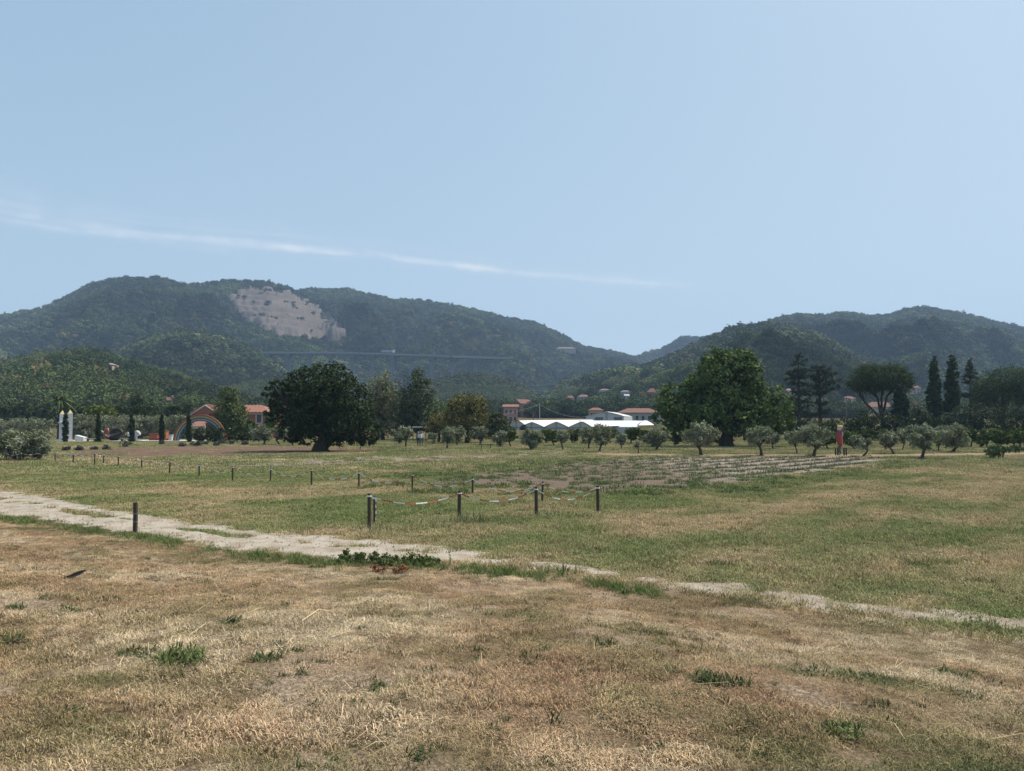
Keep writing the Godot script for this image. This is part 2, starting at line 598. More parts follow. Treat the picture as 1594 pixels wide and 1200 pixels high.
func tint_gravel(x: float, d: float) -> Color:
	var n := rough.get_noise_2d(x * 20.0, d * 20.0)
	return Color(0.66, 0.585, 0.49).lerp(Color(0.44, 0.36, 0.28), clampf(0.3 + n * 1.3 + 0.55 * smoothstep(-1.0, 4.0, x), 0.0, 1.0))

func tint_bed(x: float, d: float) -> Color:
	var row := absf(fposmod((x - d) * 0.7071, 2.0) - 1.0)
	var n := rough.get_noise_2d(x * 18.0, d * 18.0)
	var c := Color(0.265, 0.205, 0.165).lerp(Color(0.50, 0.43, 0.37), smoothstep(0.25, 0.55, row + 0.5 * n) * smoothstep(6.0, 14.0, x))
	return c.lerp(Color(0.22, 0.17, 0.12), clampf(n, 0.0, 0.6))

func tint_soil(x: float, d: float) -> Color:
	return Color(0.235, 0.155, 0.120).lerp(Color(0.30, 0.22, 0.15), clampf(0.4 + rough.get_noise_2d(x * 6.0, d * 6.0), 0.0, 1.0))

func tint_pale(x: float, d: float) -> Color:
	return Color(0.30, 0.24, 0.19).lerp(Color(0.52, 0.46, 0.39), clampf(0.4 + 1.6 * rough.get_noise_2d(x * 14.0, d * 14.0), 0.0, 1.0))

func tint_lane(x: float, d: float) -> Color:
	return Color(0.50, 0.37, 0.26).lerp(Color(0.42, 0.33, 0.22), clampf(0.5 + rough.get_noise_2d(x * 10.0, d * 10.0), 0.0, 1.0))

func build_paths() -> void:
	bed = poly([[600, 752], [760, 731], [860, 720], [960, 714], [1150, 712], [1320, 711], [1392, 714], [1330, 727], [1200, 744], [1075, 762], [900, 769], [700, 759]])
	soil = poly([[115, 696.5], [300, 694], [565, 696], [575, 703], [420, 707], [300, 709], [180, 713], [100, 708]])
	pale = poly([[350, 724], [520, 713.5], [700, 710], [885, 703.5], [900, 706.5], [700, 715], [520, 722], [400, 729]])
	for q in [[820, 706], [1000, 707.5], [1150, 709], [1300, 709.5], [1450, 708], [1594, 706], [1800, 704]]:
		var w := on_plain(q[0], q[1])
		lawn_path.append([w.x, -w.z])
	lay("path", Vector2(-34, 5), Vector2(12, 44), Vector2(0.12, 0.12), path_mask, tint_gravel, soil_mat(Color(1.25, 1.25, 1.25), 1.6))
	lay("lavender_bed_soil", Vector2(-8, 30), Vector2(36, 68), Vector2(0.3, 0.3), bed_mask, tint_bed, soil_mat(Color(1.2, 1.2, 1.2), 1.0))
	lay("bare_soil", Vector2(-64, 58), Vector2(-10, 104), Vector2(0.6, 0.6), soil_mask, tint_soil, soil_mat(Color(1.2, 1.2, 1.2), 0.8))
	lay("stony_soil", Vector2(-24, 44), Vector2(10, 82), Vector2(0.35, 0.35), pale_mask, tint_pale, soil_mat(Color(1.2, 1.2, 1.2), 1.0))
	lay("sandy_lane", Vector2(2, 56), Vector2(64, 80), Vector2(0.5, 0.5), lane_mask, tint_lane, soil_mat(Color(1.2, 1.2, 1.2), 0.8))

func covered(x: float, d: float) -> float:
	# how bare the ground is here
	var q := 0.0
	if d < 48.0: q = maxf(q, path_mask(x, d))
	if d > 29.0 and d < 70.0 and x > -10.0: q = maxf(q, bed_mask(x, d) * 0.95)
	if d > 55.0 and x < -8.0: q = maxf(q, soil_mask(x, d))
	if d > 42.0 and d < 84.0 and x < 12.0: q = maxf(q, pale_mask(x, d))
	if d > 54.0 and x > 0.0 and d < 82.0: q = maxf(q, lane_mask(x, d))
	return q

# ---------------------------------------------------------------- grass
func tuft(n: int, radius: float, h0: float, h1: float, lean0: float, lean1: float, width: float) -> ArrayMesh:
	var b := Bits.new()
	for k in n:
		var a := rng.randf() * TAU
		var p := Vector3(cos(a), 0, sin(a)) * radius * sqrt(rng.randf())
		var hgt := rng.randf_range(h0, h1)
		var la := rng.randf() * TAU
		var lean := rng.randf_range(lean0, lean1)
		var dir := Vector3(cos(la), 0, sin(la))
		var up := (Vector3.UP * cos(lean) + dir * sin(lean))
		var up2 := (Vector3.UP * cos(lean * 1.7) + dir * sin(lean * 1.7))
		var side := dir.cross(Vector3.UP).rotated(Vector3.UP, rng.randf_range(-0.8, 0.8)) * width * 0.5
		var m := p + up * hgt * 0.55
		var t := m + up2 * hgt * 0.45
		if t.y < 0.005: t.y = 0.005 + 0.01 * rng.randf()
		if m.y < 0.01: m.y = 0.01 + 0.012 * rng.randf()
		p.y -= 0.01
		var c := vary(Color(1, 1, 1), 0.45)
		b.quad(p - side, m - side * 0.8, m + side * 0.8, p + side, c)
		b.tri(m - side * 0.8, t, m + side * 0.8, c)
	return b.mesh()

func scatter(called: String, label: String, meshes: Array, spots: Array, mat: Material, category := "grass") -> void:
	# spots: [x, y, z, turn, scale, scale up, colour] one list for each mesh, all under one node
	for k in meshes.size():
		var list: Array = spots[k]
		if list.is_empty():
			continue
		var mm := MultiMesh.new()
		mm.transform_format = MultiMesh.TRANSFORM_3D
		mm.use_colors = true
		mm.mesh = meshes[k]
		mm.instance_count = list.size()
		var buf := PackedFloat32Array()
		buf.resize(list.size() * 16)
		var w := 0
		for q in list:
			var cs: float = cos(q[3]) * q[4]; var sn: float = sin(q[3]) * q[4]
			buf[w] = cs; buf[w + 1] = 0; buf[w + 2] = sn; buf[w + 3] = q[0]
			buf[w + 4] = 0; buf[w + 5] = q[5]; buf[w + 6] = 0; buf[w + 7] = q[1]
			buf[w + 8] = -sn; buf[w + 9] = 0; buf[w + 10] = cs; buf[w + 11] = q[2]
			var c: Color = q[6]
			buf[w + 12] = c.r; buf[w + 13] = c.g; buf[w + 14] = c.b; buf[w + 15] = 1.0
			w += 16
		mm.buffer = buf
		var o := MultiMeshInstance3D.new()
		o.name = fresh(called)
		o.multimesh = mm
		o.material_override = mat
		o.set_meta("kind", "stuff")
		o.set_meta("label", label)
		o.set_meta("category", category)
		add_child(o)

func build_grass() -> void:
	var r := RandomNumberGenerator.new()
	r.seed = 11
	# the bank in front: matted straw, standing dry stalks, greener tufts
	var bank_meshes := [tuft(40, 0.09, 0.012, 0.06, 1.1, 1.57, 0.0033), tuft(36, 0.07, 0.012, 0.045, 0.5, 1.5, 0.0031), tuft(30, 0.045, 0.015, 0.05, 0.1, 1.1, 0.003), tuft(5, 0.16, 0.10, 0.26, 1.2, 1.55, 0.0036)]
	var spots := [[], [], [], []]
	for k in 330000:
		var d := sqrt(lerpf(1.6 * 1.6, 27.0 * 27.0, pow(r.randf(), 1.35)))
		var x := r.randf_range(-1, 1) * (0.92 * d + 1.0)
		if inside_bank(x, d) < -0.25 or path_mask(x, d) > r.randf_range(0.48, 0.72):
			continue
		var bare := rough.get_noise_2d(x * 7.0 + 40.0, d * 7.0)
		if bare > 0.2 and r.randf() < 0.75:
			continue
		var n := noise.get_noise_2d(x * 12.0 + 500.0, d * 12.0)
		var which := 0
		var u := r.randf()
		if n > 0.16: which = 2 if u < 0.6 else 1
		elif u < 0.5: which = 0
		elif u < 0.965: which = 1
		else: which = 3
		var lump := rough.get_noise_2d(x * 40.0 + 9.0, d * 40.0)
		if lump < -0.12 and r.randf() < 0.7: continue
		var sc := r.randf_range(0.7, 1.25) * (1.0 + 0.6 * clampf(n, -0.4, 0.6)) * (1.0 + lump)
		spots[which].append([x, height(x, -d) - 0.005, -d, r.randf() * TAU, sc * 1.15, sc * r.randf_range(0.7, 1.2), grass_color(x, d, r)])
	scatter("dry_grass", "dry straw coloured grass covering the bank in front", bank_meshes, spots, grass_mat)
	# the meadow beyond the path, near then far
	var meadow := [tuft(40, 0.22, 0.03, 0.09, 0.3, 1.35, 0.012), tuft(34, 0.20, 0.04, 0.13, 0.2, 1.1, 0.012)]
	spots = [[], []]
	for k in 135000:
		var d := sqrt(lerpf(8.0 * 8.0, 50.0 * 50.0, pow(r.randf(), 1.25)))
		var x := r.randf_range(-1, 1) * (0.92 * d + 1.0)
		if inside_bank(x, d) > 0.1:
			continue
		var q := covered(x, d)
		if q > 0.5 and r.randf() > 0.03 + 0.5 * smoothstep(0.9, 0.5, q):
			continue
		var sc := r.randf_range(0.7, 1.25)
		var n := noise.get_noise_2d(x * 8.0 + 500.0, d * 8.0)
		spots[1 if n > 0.12 else 0].append([x, height(x, -d) - 0.005, -d, r.randf() * TAU, sc, sc * r.randf_range(0.7, 1.3), grass_color(x, d, r)])
	scatter("meadow_grass", "short patchy green meadow grass beyond the gravel path", meadow, spots, grass_mat)
	var far := [tuft(44, 0.55, 0.05, 0.14, 0.2, 1.2, 0.035)]
	spots = [[]]
	for k in 75000:
		var d := sqrt(lerpf(44.0 * 44.0, 135.0 * 135.0, r.randf()))
		var x := r.randf_range(-1, 1) * (1.0 * d)
		var q := covered(x, d)
		if q > 0.5 and r.randf() > 0.05:
			continue
		var sc := r.randf_range(0.7, 1.3)
		spots[0].append([x, height(x, -d) - 0.01, -d, r.randf() * TAU, sc, sc * r.randf_range(0.7, 1.4), grass_color(x, d, r)])
	scatter("field_grass", "distant green grass under the olive trees", far, spots, grass_mat)
	# taller green blades along the near lip of the path
	var lip := [tuft(22, 0.10, 0.08, 0.26, 0.1, 0.95, 0.010)]
	spots = [[]]
	for k in 1500:
		var x := lerpf(-17.0, 2.6, r.randf())
		var d := along(BANK, x) - absf(r.randfn(0.0, 0.4)) - 0.55
		var n := noise.get_noise_2d(x * 7.0, 44.0)
		if n < -0.05 and r.randf() < 0.75: continue
		var sc := r.randf_range(0.45, 1.1)
		var c := Color(0.12, 0.19, 0.06).lerp(Color(0.26, 0.26, 0.11), r.randf() * 0.8)
		spots[0].append([x, height(x, -d) - 0.01, -d, r.randf() * TAU, sc, sc * r.randf_range(0.7, 1.1), c])
	scatter("verge_grass", "taller green blades fringing the near edge of the gravel path", lip, spots, grass_mat)

# ---------------------------------------------------------------- woods on the hills
func wood_crown(kind: int, count := 100, flake := 1.0) -> ArrayMesh:
	# a rounded, lumpy crown about one metre across and one high: dark core, leafy flakes round it
	var b := Bits.new()
	var n := FastNoiseLite.new()
	n.seed = 100 + kind; n.frequency = 1.7
	for k in count:
		var dir := Vector3(rng.randfn(), rng.randfn() * 0.9 + 0.35, rng.randfn()).normalized()
		var lump := 1.0 + 0.55 * n.get_noise_3dv(dir)
		var p := Vector3(dir.x * 0.5, 0.55 + dir.y * 0.42, dir.z * 0.5) * Vector3(lump, lump, lump)
		if kind == 3: p = Vector3(dir.x * 0.32, 0.55 + dir.y * 0.62, dir.z * 0.32) * lump
		if dir.y < -0.2: p.y += 0.15
		var out := (dir + Vector3(rng.randfn(), rng.randfn(), rng.randfn()) * 0.4).normalized()
		var s := out.cross(Vector3(0.3, 1, 0.2)).normalized().rotated(out, rng.randf() * TAU)
		var t := out.cross(s)
		var r := rng.randf_range(0.10, 0.19) * flake
		var c := vary(Color(1, 1, 1), 0.25)
		b.quad(p - s * r, p + t * r * 0.8 + out * 0.03, p + s * r, p - t * r * 0.8 - out * 0.02, c)
	return b.mesh()

var quarry := PackedVector2Array()

func in_quarry(x: float, y: float, d: float) -> float:
	if d < 900.0 or d > 1700.0: return -99.0
	var p := Vector2(x * 1350.0 / d, (y - EYE) * 1350.0 / d)
	return edge_dist(p, quarry) + 9.0 * rough.get_noise_2d(x * 0.5, d * 0.5)

# houses of the village: sight ratio, depth; the wood keeps off them and their gardens
var clearings := []
func village_wood(x: float, d: float, r: RandomNumberGenerator) -> bool:
	for q in clearings:
		if absf(x / d - q[0]) < q[2] and d < q[1] + 12.0 and d > q[1] - 65.0: return false
	return x < -20.0 or d > 345.0

func build_woods() -> void:
	for q in [[357, 466], [380, 455], [415, 453], [450, 460], [488, 478], [518, 502], [545, 526], [500, 527], [440, 522], [405, 510], [375, 492]]:
		var p := pt(q[0], q[1], 1350.0)
		quarry.append(Vector2(p.x, p.y - EYE))
	var r := RandomNumberGenerator.new()
	r.seed = 21
	var meshes := [wood_crown(0), wood_crown(1), wood_crown(2), wood_crown(3), wood_crown(0, 800, 0.36), wood_crown(1, 800, 0.36), wood_crown(2, 800, 0.36), wood_crown(3, 700, 0.36)]
	var spots := [[], [], [], [], [], [], [], []]
	for k in 290000:
		var d := lerpf(255.0, 2250.0, pow(r.randf(), 0.9))
		var x := r.randf_range(-1, 1) * 0.82 * d
		var y := height(x, -d)
		var hill := hills_at(x, d)
		if hill < 5.0 and x < -20.0:
			if d > 480.0 or r.randf() < 0.4: continue
		if d < 900.0 and not village_wood(x, d, r): continue
		if in_quarry(x, y, d) > -6.0: continue
		# on the far side of a crest nothing shows
		var beyond := height(x, -(d - 60.0))
		if d > 600.0 and (beyond - EYE) / (d - 60.0) > (y + 14.0 - EYE) / d: continue
		var n := noise.get_noise_2d(x * 0.11, d * 0.11)
		var n2 := rough.get_noise_2d(x * 0.13, d * 0.13)
		# terraced groves: small paler trees
		var grove := (d > 560.0 and d < 780.0 and x > -130.0 and x < 60.0) or (d > 380.0 and d < 620.0 and n > 0.12)
		var size := lerpf(3.2, 8.8, pow(r.randf(), 1.8)) * (1.0 + 0.3 * n2)
		if d < 560.0: size = r.randf_range(3.2, 7.0)
		elif r.randf() < 0.15 and d > 1000.0: continue
		var c := Color(0.034, 0.050, 0.022).lerp(Color(0.092, 0.118, 0.044), clampf(0.42 + n2 * 1.9 + r.randf_range(-0.3, 0.3), 0.0, 1.0))
		if grove:
			size = r.randf_range(3.5, 5.5)
			c = Color(0.105, 0.125, 0.062)
			if r.randf() < 0.2: continue
		elif r.randf() < 0.035: c = Color(0.16, 0.13, 0.06)
		elif n > 0.2 and r.randf() < 0.5: c = c.lerp(Color(0.035, 0.050, 0.026), 0.7)
		if d < 560.0: c = Color(c.r * 1.4, c.g * 1.4, c.b * 1.3)
		var kk := r.randf_range(0.78, 1.22) * (1.0 + 0.9 * noise.get_noise_2d(x * 0.06 + 50.0, d * 0.06))
		c = Color(c.r * kk, c.g * kk, c.b * kk)
		var which := 3 if (r.randf() < 0.06 and not grove) else r.randi() % 3
		if d < 640.0: which += 4
		spots[which].append([x, y - size * 0.12, -d, r.randf() * TAU, size * r.randf_range(0.95, 1.3), size * r.randf_range(0.8, 1.2), c])
	scatter("hillside_wood", "dense dark green wood covering the hillsides", meshes, spots, leaf_mat, "wood")
	# the stepped stone face of the old quarry, and the few bushes on it
	var b := Bits.new()
	var nx := 150; var nz := 170
	var lo := Vector2(-640, 880); var hi := Vector2(-170, 1560)
	for j in nz + 1:
		for k in nx + 1:
			var x := lerpf(lo.x, hi.x, float(k) / nx); var d := lerpf(lo.y, hi.y, float(j) / nz)
			var y := height(x, -d)
			var q := in_quarry(x, y, d)
			var stepped := y
			if q > -20.0: y = maxf(smooth_ridge(x, d), y - 3.0)
			if q > 0.0:
				var t := y + 3.0 * noise.get_noise_2d(x * 0.15, d * 0.15)
				var f := fposmod(t, 14.0) / 14.0
				stepped = t - f * 14.0 + 14.0 * pow(f, 6.0) + 10.0 + 1.2 * rough.get_noise_2d(x * 2.0, d * 2.0)
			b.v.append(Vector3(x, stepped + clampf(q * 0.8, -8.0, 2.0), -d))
			var n := rough.get_noise_2d(x * 0.18, y * 9.0)  # strata tones banded by height, also painting in the ledges' shade lines
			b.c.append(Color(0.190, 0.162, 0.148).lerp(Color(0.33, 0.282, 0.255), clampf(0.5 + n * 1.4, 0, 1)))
			b.n.append(Vector3.UP)
	for j in nz:
		for k in nx:
			var a := j * (nx + 1) + k
			if maxf(in_quarry(b.v[a].x, height(b.v[a].x, b.v[a].z), -b.v[a].z), -50.0) > -9.0:
				b.i.append_array(PackedInt32Array([a, a + nx + 1, a + 1, a + 1, a + nx + 1, a + nx + 2]))
	var st := SurfaceTool.new()
	st.create_from(b.mesh(), 0)
	st.generate_normals()
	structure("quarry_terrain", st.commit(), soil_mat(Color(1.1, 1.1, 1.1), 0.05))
	var bush := [[]]
	var made := 0
	while made < 90:
		var x := r.randf_range(-620, -200); var d := r.randf_range(920, 1530)
		var y := height(x, -d)
		if in_quarry(x, y, d) < 2.0 or noise.get_noise_2d(x * 0.4, d * 0.4) < 0.05: continue
		made += 1
		var size := lerpf(2.0, 7.5, pow(r.randf(), 2.0))
		bush[0].append([x, y + 7.0, -d, r.randf() * TAU, size, size * 0.9, Color(0.06, 0.075, 0.035)])
	scatter("quarry_scrub", "sparse dark scrub dotting the pale quarry steps", [meshes[1]], bush, leaf_mat, "scrub")

# ---------------------------------------------------------------- trees
# a crown: leaf-sized faces gathered in clumps over several lobes [centre, radii]
func crown(lobes: Array, leaves: int, size: float, slim: float, tones: Array, clump := 0.22, fill := 0.2, seed_ := 1, shell := 0.8) -> ArrayMesh:
	var r := RandomNumberGenerator.new()
	r.seed = seed_
	var b := Bits.new()
	var total := 0.0
	for q in lobes:
		total += pow(q[1].x * q[1].y + q[1].x * q[1].z + q[1].y * q[1].z, 1.0)
	for q in lobes:
		var c: Vector3 = q[0]; var rad: Vector3 = q[1]
		var share: float = (rad.x * rad.y + rad.x * rad.z + rad.y * rad.z) / total
		var n := int(leaves * share)
		var per := 26
		var k := 0
		while k < n:
			var dir := Vector3(r.randfn(), r.randfn(), r.randfn()).normalized()
			var reach := r.randf_range(shell, 1.06)
			if r.randf() < fill: reach = r.randf_range(0.2, shell)
			var centre := c + dir * rad * reach
			var tone: Color = tones[r.randi() % tones.size()]
			var cr := clump * minf(minf(rad.x, rad.y), rad.z) * r.randf_range(0.6, 1.35)
			cr = maxf(cr, size * 0.9)
			for j in per:
				var p := centre + Vector3(r.randfn(), r.randfn() * 0.8, r.randfn()) * cr * 0.62
				var out := (dir * 0.8 + Vector3(r.randfn(), r.randfn() + 0.25, r.randfn()) * 0.75).normalized()
				var s := out.cross(Vector3(0.2, 0.9, 0.37)).normalized().rotated(out, r.randf() * TAU)
				var t := out.cross(s)
				var l := size * r.randf_range(0.6, 1.25)
				var v := r.randf_range(0.72, 1.3)
				b.quad(p - s * l, p + t * l * slim, p + s * l, p - t * l * slim, Color(tone.r * v, tone.g * v, tone.b * v * r.randf_range(0.85, 1.15)))
				k += 1
	return b.mesh()

var bark_dark: StandardMaterial3D
var bark_grey: StandardMaterial3D

# trunk with limbs reaching into every lobe
func trunk_mesh(lobes: Array, r0: float, fork: float, seed_: int, lean := Vector3.ZERO, bend := 0.12, limbs := 99) -> ArrayMesh:
	var r := RandomNumberGenerator.new()
	r.seed = seed_
	var b := Bits.new()
	var top := Vector3(lean.x, fork, lean.z)
	b.tube([Vector3(0, -0.25, 0), Vector3(0, 0.02, 0), Vector3(0, fork * 0.18, 0) + lean * 0.1, top * 0.6 + Vector3(r.randf_range(-1, 1), 0, r.randf_range(-1, 1)) * r0 * 0.6, top], [r0 * 1.55, r0 * 1.35, r0, r0 * 0.86, r0 * 0.8], 9)
	for q in lobes.slice(0, limbs):
		var c: Vector3 = q[0]
		var rad: Vector3 = q[1]
		var mid := top.lerp(c, 0.5) + Vector3(r.randf_range(-1, 1), r.randf_range(-0.2, 0.6), r.randf_range(-1, 1)) * top.distance_to(c) * bend
		var thick := r0 * 0.62
		b.tube([top - Vector3(0, r0 * 0.5, 0), mid, c, c + Vector3(r.randf_range(-0.3, 0.3), 0.45, r.randf_range(-0.3, 0.3)) * rad], [thick, thick * 0.62, thick * 0.34, thick * 0.08], 6)
		for k in 3:
			var e := c + Vector3(r.randf_range(-0.8, 0.8), r.randf_range(0.0, 0.7), r.randf_range(-0.8, 0.8)) * rad
			b.tube([mid, mid.lerp(e, 0.5) + Vector3(0, 0.08, 0) * rad.y, e], [thick * 0.42, thick * 0.26, thick * 0.07], 5)
	return b.mesh()

# lobes given as seen along the sight lines: [x, y, half width, half height] (depth offset optional), turned into metres round the foot
func lobes_at(base: Vector3, depth: float, list: Array) -> Array:
	var k := depth / F
	var out := []
	for q in list:
		var p := pt(q[0], q[1], depth) - base
		var off: float = q[4] if q.size() > 4 else 0.0
		p.z = off
		out.append([p, Vector3(q[2] * k, q[3] * k, (q[2] + q[3]) * 0.5 * k)])
	return out

func tree(called: String, label: String, px: float, depth: float, list: Array, o := {}) -> Node3D:
	var base := foot(px, depth)
	var lobes := lobes_at(base, depth, list)
	var seed_: int = int(px * 7.0) + list.size()
	var t := thing(called, base, label, o.get("category", "tree"), o.get("group", ""))
	part("trunk", trunk_mesh(lobes, o.get("r", 0.3), o.get("fork", 2.0), seed_, o.get("lean", Vector3.ZERO), 0.12, o.get("limbs", 99)), o.get("bark", bark_dark), t)
	part("crown", crown(lobes, o.get("leaves", 5000), o.get("size", 0.2), o.get("slim", 0.55), o.get("tones", GREEN), o.get("clump", 0.3), o.get("fill", 0.2), seed_, o.get("shell", 0.8)), leaf_mat, t)
	return t

const GREEN := [Color(0.075, 0.115, 0.035), Color(0.09, 0.135, 0.04), Color(0.06, 0.095, 0.03)]
const DARK := [Color(0.036, 0.052, 0.022), Color(0.048, 0.068, 0.026), Color(0.030, 0.044, 0.02)]
const BRIGHT := [Color(0.105, 0.150, 0.045), Color(0.080, 0.122, 0.038), Color(0.135, 0.175, 0.055), Color(0.060, 0.095, 0.032)]
const SILVER := [Color(0.205, 0.222, 0.142), Color(0.250, 0.268, 0.180), Color(0.160, 0.178, 0.106), Color(0.290, 0.300, 0.220)]
const PINE := [Color(0.055, 0.080, 0.032), Color(0.065, 0.088, 0.036), Color(0.045, 0.066, 0.03)]
const CEDAR := [Color(0.040, 0.058, 0.036), Color(0.05, 0.07, 0.045), Color(0.034, 0.05, 0.03)]
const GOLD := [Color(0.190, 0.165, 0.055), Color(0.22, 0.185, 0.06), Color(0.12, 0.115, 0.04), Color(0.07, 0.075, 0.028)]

const NTH := ["first", "second", "third", "fourth", "fifth", "sixth", "seventh", "eighth", "ninth", "tenth", "eleventh", "twelfth", "thirteenth", "fourteenth", "fifteenth", "sixteenth", "seventeenth", "eighteenth", "nineteenth", "twentieth"]

func olive(px: float, py: float, cx: float, cy: float, rx: float, ry: float, label: String, group: String, opts := {}) -> Node3D:
	var w := on_plain(px, py)
	var depth := -w.z
	var s := int(px * 3.0)
	var r := RandomNumberGenerator.new()
	r.seed = s
	var list := []
	var n := 8 if rx > 16 else 6
	for k in n:
		var a := TAU * k / n + r.randf() * 0.6
		list.append([cx + cos(a) * rx * r.randf_range(0.45, 0.72), cy + sin(a) * ry * 0.5 + ry * 0.08, rx * r.randf_range(0.34, 0.52), ry * r.randf_range(0.36, 0.52), r.randf_range(-0.6, 0.6) * rx * depth / F])
	list.append([cx, cy, rx * 0.55, ry * 0.55, 0.0])
	var m := depth / F
	var fork: float = (py - (cy + ry * 0.75)) * m
	var d := {"r": clampf(rx * m * 0.10, 0.06, 0.30), "fork": maxf(fork * 0.75, 0.45), "lean": Vector3(r.randf_range(-0.3, 0.3), 0, r.randf_range(-0.3, 0.3)), "leaves": int(clampf(rx * ry * 10.0, 1100, 5200)), "size": 0.13, "slim": 0.36, "tones": SILVER, "clump": 0.42, "fill": 0.25, "shell": 0.6, "bark": bark_grey, "group": group, "category": "olive tree"}
	d.merge(opts, true)
	return tree("olive_tree", label, px, depth, list, d)

func build_trees() -> void:
	bark_dark = paint(Color(0.060, 0.046, 0.034), 0.95, 2.0)
	bark_grey = paint(Color(0.095, 0.080, 0.064), 0.95, 3.0)
	# the two great trees of the field
	tree("evergreen_oak", "huge dense dark evergreen tree with rounded crown left of the tents", 500, 76.0, [[500, 610, 56, 42], [470, 640, 38, 40], [540, 640, 44, 44], [565, 668, 28, 26], [440, 612, 22, 20, 2.0], [432, 640, 18, 22], [505, 655, 52, 36], [520, 596, 30, 28], [480, 598, 34, 28], [455, 672, 20, 16], [530, 672, 30, 22], [480, 678, 26, 13], [512, 680, 22, 12], [545, 684, 24, 10], [570, 684, 14, 9]],
		{"r": 0.75, "fork": 2.2, "leaves": 26000, "size": 0.16, "tones": DARK, "clump": 0.16, "fill": 0.3, "shell": 0.86})
	tree("plane_tree", "great broad bright green tree spreading behind the olives", 1131, 90.0, [[1130, 590, 46, 46], [1088, 604, 24, 26], [1165, 585, 22, 34], [1048, 625, 28, 26], [1040, 650, 22, 20], [1085, 645, 40, 34], [1175, 630, 30, 32], [1205, 640, 28, 36], [1130, 645, 52, 34], [1215, 665, 20, 20], [1112, 566, 28, 20], [1150, 562, 24, 18], [1180, 664, 36, 20], [1060, 668, 26, 14]],
		{"r": 0.75, "fork": 2.4, "leaves": 24000, "size": 0.20, "slim": 0.7, "tones": BRIGHT, "clump": 0.2, "fill": 0.25})
	# trees round the big oak and the tents
	tree("poplar_tree", "pale green loose tree just right of the huge dark tree", 596, 118.0, [[596, 605, 22, 26], [588, 630, 22, 22], [606, 630, 22, 24], [598, 655, 28, 22]], {"r": 0.28, "fork": 3.0, "leaves": 7000, "size": 0.19, "tones": [Color(0.16, 0.165, 0.085), Color(0.12, 0.13, 0.065), Color(0.19, 0.185, 0.10)], "shell": 0.6})
	tree("alder_tree", "tall dark green tree with pointed top left of the golden tree", 651, 118.0, [[653, 592, 16, 16], [650, 615, 26, 22], [640, 640, 24, 22], [664, 638, 22, 24], [650, 655, 32, 18]], {"r": 0.3, "fork": 3.0, "leaves": 9000, "size": 0.19, "tones": [Color(0.055, 0.075, 0.036), Color(0.075, 0.095, 0.048), Color(0.10, 0.12, 0.07)], "shell": 0.65})
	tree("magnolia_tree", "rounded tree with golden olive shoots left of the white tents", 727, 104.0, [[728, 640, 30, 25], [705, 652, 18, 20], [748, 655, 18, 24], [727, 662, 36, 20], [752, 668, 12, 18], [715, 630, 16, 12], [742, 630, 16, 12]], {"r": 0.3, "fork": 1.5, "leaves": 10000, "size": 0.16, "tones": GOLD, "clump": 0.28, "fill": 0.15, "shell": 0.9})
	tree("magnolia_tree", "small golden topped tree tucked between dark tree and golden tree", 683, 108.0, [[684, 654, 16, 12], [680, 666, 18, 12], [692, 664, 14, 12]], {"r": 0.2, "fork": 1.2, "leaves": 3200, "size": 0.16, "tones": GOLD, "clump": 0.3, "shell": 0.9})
	tree("linden_tree", "light green conical tree in front of the red farmhouse", 357, 118.0, [[356, 618, 12, 16], [354, 640, 20, 18], [362, 645, 20, 18], [352, 665, 26, 20], [366, 668, 22, 18]], {"r": 0.25, "fork": 1.6, "leaves": 9000, "size": 0.19, "slim": 0.65, "tones": [Color(0.10, 0.125, 0.042), Color(0.075, 0.10, 0.035), Color(0.125, 0.145, 0.05)], "clump": 0.32})
	tree("linden_tree", "small light green tree at the right corner of the red farmhouse", 419, 116.0, [[421, 650, 7, 9], [421, 662, 8, 11], [417, 671, 8, 8]], {"r": 0.14, "fork": 1.4, "leaves": 2600, "size": 0.18, "tones": BRIGHT})
	tree("linden_tree", "little bushy tree below the farmhouse window", 391, 116.0, [[390, 660, 5, 8], [388, 670, 9, 9], [396, 674, 7, 7]], {"r": 0.12, "fork": 1.0, "leaves": 2200, "size": 0.17, "tones": GREEN})
	tree("evergreen_oak", "dark tree mass standing behind the small golden tree", 668, 124.0, [[668, 655, 22, 14], [640, 660, 20, 12], [612, 662, 22, 14]], {"r": 0.25, "fork": 1.4, "leaves": 4200, "size": 0.2, "tones": DARK})
	tree("laurel_tree", "dark bushy tree at the left end of the white tents", 775, 96.0, [[775, 655, 14, 12], [784, 668, 16, 12], [768, 668, 14, 12]], {"r": 0.16, "fork": 1.0, "leaves": 3200, "size": 0.15, "tones": [Color(0.06, 0.078, 0.04), Color(0.08, 0.10, 0.055)]})
	# left: trees over the sculpture garden
	tree("mulberry_tree", "yellow green round tree above the olive hedge by the sculptures", 155, 138.0, [[150, 640, 16, 9], [164, 640, 14, 9], [156, 645, 20, 9]], {"r": 0.2, "fork": 3.0, "leaves": 3600, "size": 0.22, "slim": 0.7, "tones": [Color(0.19, 0.205, 0.045), Color(0.15, 0.175, 0.045), Color(0.11, 0.14, 0.04)]})
	tree("evergreen_oak", "dark upright tree above the olive hedge near the goose sculpture", 213, 142.0, [[214, 622, 8, 8], [214, 636, 10, 12], [209, 645, 8, 8]], {"r": 0.2, "fork": 3.0, "leaves": 2600, "size": 0.2, "tones": [Color(0.05, 0.075, 0.03), Color(0.065, 0.085, 0.032)]})
